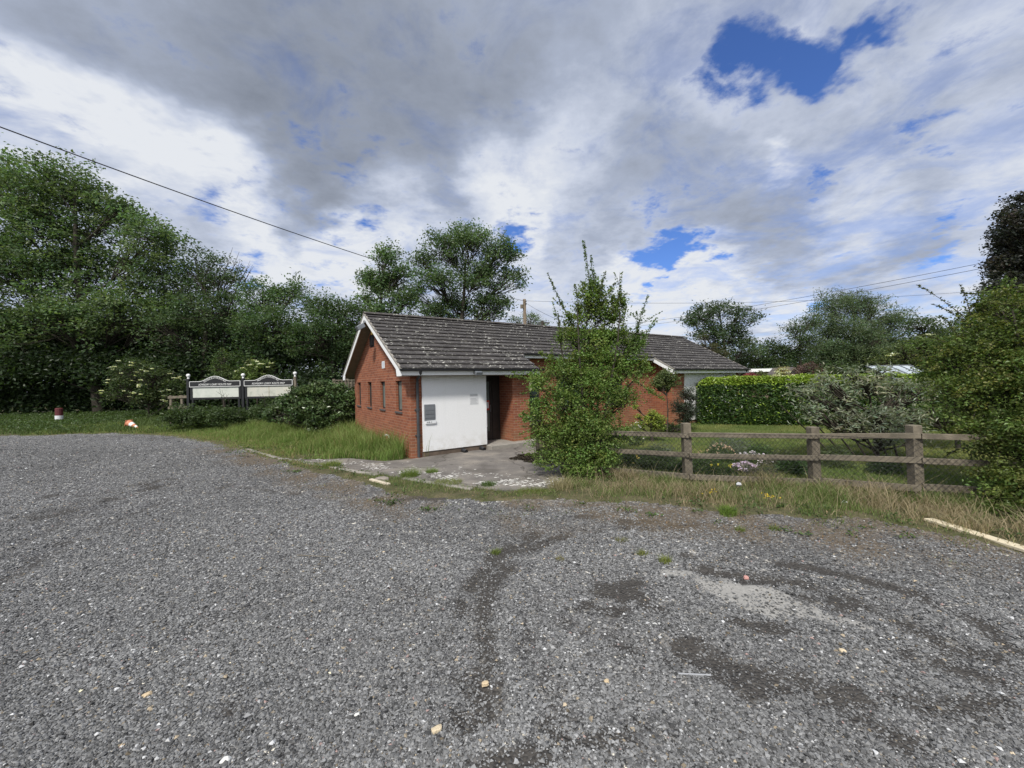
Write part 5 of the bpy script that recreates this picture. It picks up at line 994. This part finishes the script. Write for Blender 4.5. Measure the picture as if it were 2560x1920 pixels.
plant('tall white peony blooms at the lawn edge', 1590, 1062, 11.3, .22, (.055,.085,.035), (.82,.82,.78), 500, 12, .06, h=3.0)
plant('dark green mixed plants under the top rail at left', 1600, 1130, 8.8, .45, (.055,.085,.035), (.65,.50,.15), 1500, 8, .06, h=.8)
plant('low dark leafy plant beside the first post', 1700, 1175, 8.1, .38, (.05,.08,.03), None, 1300, 0, .06, h=.55)
plant('small green plant near the rail end beside the maple', 1625, 1170, 8.3, .40, (.055,.08,.032), None, 1300, 0, .06, h=.7)
plant('dry grey seed headed plant left of the second post', 1930, 1175, 8.2, .30, (.17,.155,.12), None, 600, 0, .05, asp=.2, h=1.0)
plant('feathery mid green plant filling the bed between roses and rock', 1760, 1160, 8.3, .40, (.075,.115,.045), None, 1500, 0, .06, h=.75)
plant('dark green mat of leaves at the front of the bed', 1790, 1195, 7.75, .45, (.045,.075,.028), None, 1500, 0, .05, h=.32)
plant('loose olive green clump near the second post', 1960, 1140, 8.6, .38, (.085,.105,.045), None, 1200, 0, .07, h=.8)
plant('low greyish green mound in front of the rock', 1905, 1195, 7.6, .34, (.095,.115,.075), None, 1100, 0, .045, h=.5)
plant('dark bushy clump seen between the rails left of the first post', 1640, 1150, 8.6, .50, (.045,.072,.030), None, 2000, 0, .06, h=.85)
plant('tall thin grassy clump beside the buddleia stems', 2090, 1150, 8.2, .35, (.09,.12,.05), None, 900, 0, .16, asp=.07, h=1.3)
plant('small leafy shrub at the buddleia foot near the third post', 2210, 1160, 7.6, .32, (.055,.085,.04), None, 1200, 0, .06, h=1.1)
rock('rock', (4.62,8.0), .30,.20,.15, plain('rockery_stone',(0.15,0.135,0.12),.9,.25,6,bmp=.7), 'large grey rockery stone in the flower bed behind the fence', 'rock', seed=21, rot=.4)

# ---------------------------------------------------------------- grass
def scatter(n, x0, x1, y0, y1): return x0+(x1-x0)*rng.random(n), y0+(y1-y0)*rng.random(n)
gp = []
# long verge grass left of the building
x, y = scatter(260000, -22, -2.2, 9.0, 19.5); ld = lot_d(x, y); ap_ = in_poly(x, y, APRON)
wl_ = (x-C0[0])*BU[0]+(y-C0[1])*BU[1]; wv_ = (x-C0[0])*BV[0]+(y-C0[1])*BV[1]
k = (ld < .05) & ~ap_ & ~((wl_ > -.02) & (wv_ > -.02)) & (rng.random(len(x)) < np.clip(-ld*1.3+.12, .05, 1)*np.clip(fbm(x, y, 1.5, 61)*2.6-.45, .15, 1)); k &= ~((x > -2.75) & (y < 10.2)); x, y, ld = x[k], y[k], ld[k]
tall = np.clip((-ld-.5)/2.2, 0, 1); nearw = np.exp(-np.clip(-((x-C0[0])*BU[0]+(y-C0[1])*BU[1]), 0, 9)/.5)
h = (.05+.40*tall*np.clip(fbm(x, y, 1.1, 63)*2.6-.65,.12,1.2)+.16*nearw)*(.45+.9*rng.random(len(x))); g = fbm(x, y, .7, 67)
col = np.array([.150,.225,.058])*(.8+.5*g[:,None]); col = np.where((rng.random(len(x)) < .10+.3*np.clip(1-tall*2,0,1))[:,None], np.array([.30,.25,.13]), col)
gp.append(blades(x, y, h, .011, col, .5, tipcol=np.array([.27,.29,.11])))
# far left weeds
x, y = scatter(60000, -42, -9, 17.0, 30); ld = lot_d(x, y); k = (ld < -.1) & (rng.random(len(x)) < .9*np.clip(fbm(x,y,.6,71)*2.2-.3,.1,1)); x, y = x[k], y[k]
gp.append(blades(x, y, .12+.30*fbm(x,y,.5,73)*(.5+rng.random(len(x)))*np.clip((y-16.5)/3,.3,1), .022, np.array([.095,.135,.045])*(.75+.5*rng.random((len(x),1))), .5))
# ragged strip by the kerb and fence: dry and green
x, y = scatter(170000, -4.2, 9.5, 3.6, 9.6); ld = lot_d(x, y); fy = np.interp(x, FX, FY); ap_ = in_poly(x, y, APRON)
prob = (np.clip(-ld*1.5+.02, 0, 1)+.5*(fbm(x, y, 3.2, 84) > .60)*np.clip(1-ld/1.0, 0, 1))*np.clip(fbm(x, y, 1.8, 81)*3.2-1.05, .06, 1); k = (ld < .9) & ~ap_ & (y < fy+.15) & (rng.random(len(x)) < prob) & ~((wl_[:1] < -99)[0]); x, y, ld = x[k], y[k], ld[k]
d_ = np.clip(-ld/1.2, 0, 1); right = np.clip((x-.8)/1.0, 0, 1); hh = (.03+.15*d_*right*np.clip(fbm(x, y, 1.6, 83)*2.6-.7,.1,1.3)+.05*d_)*(.4+rng.random(len(x)))
dry = rng.random(len(x)) < (.15+.80*right*np.clip(fbm(x, y, 1.1, 87)*4.0-1.5, 0, 1)); col = np.where(dry[:,None], np.array([.31,.255,.165]), np.array([.14,.19,.06]))*(.8+.4*rng.random((len(x),1)))
gp.append(blades(x, y, hh, .0065, col, .95))
# long dry stalks in front of the maple and fence
x, y = scatter(900, .9, 7.5, 4.6, 8.3); ld = lot_d(x, y); fy = np.interp(x, FX, FY); k = (ld < -.25) & (y < fy) & ~in_poly(x, y, APRON); x, y = x[k], y[k]
gp.append(blades(x, y, (.12+.34*rng.random(len(x))), .004, np.array([.40,.33,.21])*(.8+.4*rng.random((len(x),1))), .6))
# green grass under the hawthorn and along the fence foot
x, y = scatter(40000, 1.0, 9.5, 3.5, 8.6); fy = np.interp(x, FX, FY); k = (np.abs(y-fy+.25) < .45) & (rng.random(len(x)) < .9) & ~in_poly(x, y, APRON); x, y = x[k], y[k]
gp.append(blades(x, y, (.04+.13*fbm(x,y,1.5,85))*(.4+rng.random(len(x))), .007, np.array([.10,.145,.04])*(.7+.6*rng.random((len(x),1))), .5))
tag(link('verge_grass', leaf_mesh('verge_grass', gp, M_GRASS)), 'ragged green and dry grass along the verge and fence foot', 'grass', kind='stuff')
x, y = scatter(150000, .9, 16, 6.4, 17); k = garden(x, y) & ~in_poly(x, y, APRON) & (lot_d(x, y) < -.3) & (rng.random(len(x)) < np.clip(9.5/y, .4, 1)); wl2 = (x-C0[0])*BU[0]+(y-C0[1])*BU[1]; wv2 = (x-C0[0])*BV[0]+(y-C0[1])*BV[1]; k &= ~((wv2 > -.05) & (wl2 > 10.75)) & ~((wv2 > .9)); x, y = x[k], y[k]
g = fbm(x, y, .8, 95)[:,None]; col = np.array([.115,.160,.045])*(1.35-g)+np.array([.26,.225,.09])*np.clip(g*2-.75, 0, 1)
tag(link('lawn_grass', leaf_mesh('lawn_grass', [blades(x, y, .045+.035*rng.random(len(x)), .009, col, .7)], M_GRASS)), 'short mown garden lawn grass behind the fence', 'grass', kind='stuff')
# weeds: broad leaves in the far left verge
L = [(np.array([rng.uniform(-40,-12), 0, 0]), 0)]
x, y = scatter(2600, -42, -11, 18.2, 29); k = (fbm(x, y, .35, 99) > .42) & (lot_d(x, y) < -.9); x, y = x[k], y[k]
C = np.repeat(np.stack([x, y, 0*x], 1), 22, 0); hgt = np.repeat(.18+.45*fbm(x, y, .3, 98)*np.clip((y-17)/5, .3, 1.2), 22); C = C+rng.normal(size=C.shape)*np.array([.22,.22,0]); C[:,2] = hgt*rng.random(len(C))**.6+.02
x, y = scatter(1500, -9, 9, 3.8, 13); ld = lot_d(x, y); k = (ld < .35) & (ld > -2.6) & (fbm(x, y, 1.4, 101) > .50) & ~in_poly(x, y, APRON) & ((x < -2.7) | (y < np.interp(x, FX, FY))); x, y = x[k], y[k]
C3 = np.repeat(np.stack([x, y, height(x, y)], 1), 16, 0)+rng.normal(size=(len(x)*16,3))*np.array([.06,.05,0]); C3[:,2] += .015+.09*rng.random(len(C3))*np.repeat(rng.random(len(x)), 16)
wl3 = leaves(C3, .045*(.6+.8*rng.random(len(C3))), np.array([.085,.130,.042])*(.7+.6*rng.random((len(C3),1))), 1.5, .55)
tag(link('weeds', leaf_mesh('weeds', [wl3, leaves(C, .10*(.6+.7*rng.random(len(C))), np.array([.075,.118,.042])*(.75+.5*rng.random((len(C),1))), 1.2, .6)], M_LEAF)), 'low leafy weeds in the far left verge and along the gravel edge', 'weeds', kind='stuff')
# tufts in the gravel and on the forecourt kerb
TG = 'grass tufts in the gravel'
def tuft(label, px, py, r, h, n, col=(.15,.19,.05), group=TG):
    g_ = gnd(px, py); th, rr_ = rng.random(n)*6.28, np.sqrt(rng.random(n))*r; x, y = g_[0]+np.cos(th)*rr_, g_[1]+np.sin(th)*rr_*.8
    o = link('grass_tuft', leaf_mesh('grass_tuft', [blades(x, y, h*(.5+.7*rng.random(n)), .005, np.asarray(col)*(.8+.4*rng.random((n,1))), .9, z0=height(x, y))], M_GRASS)); tag(o, label, 'grass tuft', group)
tuft('small green tuft alone in the gravel left of the dark soil patch', 1238, 1380, .055, .06, 110)
tuft('tuft of sparse brownish grass in gravel above the dark soil patch', 1402, 1400, .05, .05, 70, (.22,.20,.09))
tuft('left tuft of the pair above the pale concrete patch', 1608, 1388, .06, .07, 110, (.20,.22,.07))
tuft('right tuft of the pair above the pale concrete patch', 1665, 1408, .055, .08, 120, (.20,.23,.06))
tuft('bright green dense tuft at the gravel edge below the fence', 1820, 1290, .11, .13, 420, (.15,.23,.045))
tuft('low tuft in gravel above and left of the pair', 1555, 1352, .08, .05, 110, (.19,.19,.08))
tuft('thin green tuft in the gravel near the grass at right', 1935, 1325, .06, .08, 80)
tuft('thin tuft in gravel under the bright green tuft', 1850, 1328, .06, .07, 80)
tuft('dark green leafy tuft on the forecourt edge below the porch', 1222, 1218, .13, .10, 420, (.075,.125,.03))
tuft('bright tall tuft on the forecourt before the downpipe', 1025, 1195, .19, .18, 520, (.16,.22,.05))
tuft('smaller bright tuft right of the tall one on the tarmac', 1080, 1185, .13, .12, 300, (.15,.22,.05))
tuft('bright tuft on the kerb line left of the gable', 830, 1168, .22, .15, 520, (.17,.22,.05))
tuft('wide low tuft along the forecourt kerb under the white wall', 1120, 1212, .28, .09, 700, (.19,.22,.07))
tuft('dry spiky tuft at the right end of the tarmac', 1400, 1225, .22, .24, 420, (.34,.30,.18))
tuft('low green tuft at the kerb end beside the dry spiky tuft', 1330, 1232, .25, .07, 420, (.16,.19,.05))
tuft('tall dark weed clump against the gable wall', 908, 1095, .22, .55, 300, (.10,.13,.04))
# yellow flowers in the dry grass
for i, (px, py, lab) in enumerate(((1776,1250,'left little cluster of yellow flowers in the dry grass'),(1915,1258,'right little cluster of yellow flowers in the dry grass'))):
    g_ = gnd(px, py); C = np.array([g_[0], g_[1], .10])+rng.normal(size=(26,3))*np.array([.07,.05,.02]); st_ = blades(C[:,0], C[:,1], C[:,2], .004, np.array([.10,.15,.04]), .05, z0=np.zeros(26)+.01)
    e = empty('yellow_flowers', (float(g_[0]), float(g_[1]), 0), lab, 'flowers', 'yellow flowers in the verge'); link('stem', leaf_mesh('stem', [st_], M_GRASS), e)
    C2 = C[:9]+np.array([0,0,.012]); link('blossom', leaf_mesh('blossom', [leaves(np.repeat(C2, 4, 0)+rng.normal(size=(36,3))*.006, .022, np.array([.80,.60,.05]), 2, .9, .1)], M_PETAL), e)
# straw and dead leaves along the gravel edge
x, y = scatter(9000, -9, 6.5, 3.4, 13); ld = lot_d(x, y); k = (np.abs(ld) < .6) & (fbm(x, y, 1.6, 51) > .42) & ~in_poly(x, y, APRON); x, y = x[k], y[k]; C = np.stack([x, y, height(x, y)+.022], 1)
tag(link('dead_leaves', leaf_mesh('dead_leaves', [leaves(C, .030*(.5+.9*rng.random(len(C))), np.array([.22,.15,.085])*(.5+rng.random((len(C),1))), 4, .45, .3)], M_PETAL)), 'dead leaves and straw scattered along the gravel edge', 'dead leaves', kind='stuff')
# far-off wood closing the horizon all round the garden
L = []
for k in range(64):
    x = -62+k*2.1; L.append((np.array([x, 56+3*math.sin(k*1.7), 2.1]), np.array([2.4, 2.2, 2.6+.5*math.sin(k*2.3)]), 1.0))
for k in range(26):
    y = 4+k*2.0; L.append((np.array([34+4*math.sin(k*.9)+k*.35, y, 2.8]), np.array([2.5, 2.2, 3.2+.8*math.sin(k*1.3)]), 1.0))
mass('far_wood', 'low dark line of distant woodland along the horizon', L, 1.0, 20, .34, (0.050,0.080,0.042), shell=.7, dens=2.2, cat='woodland')
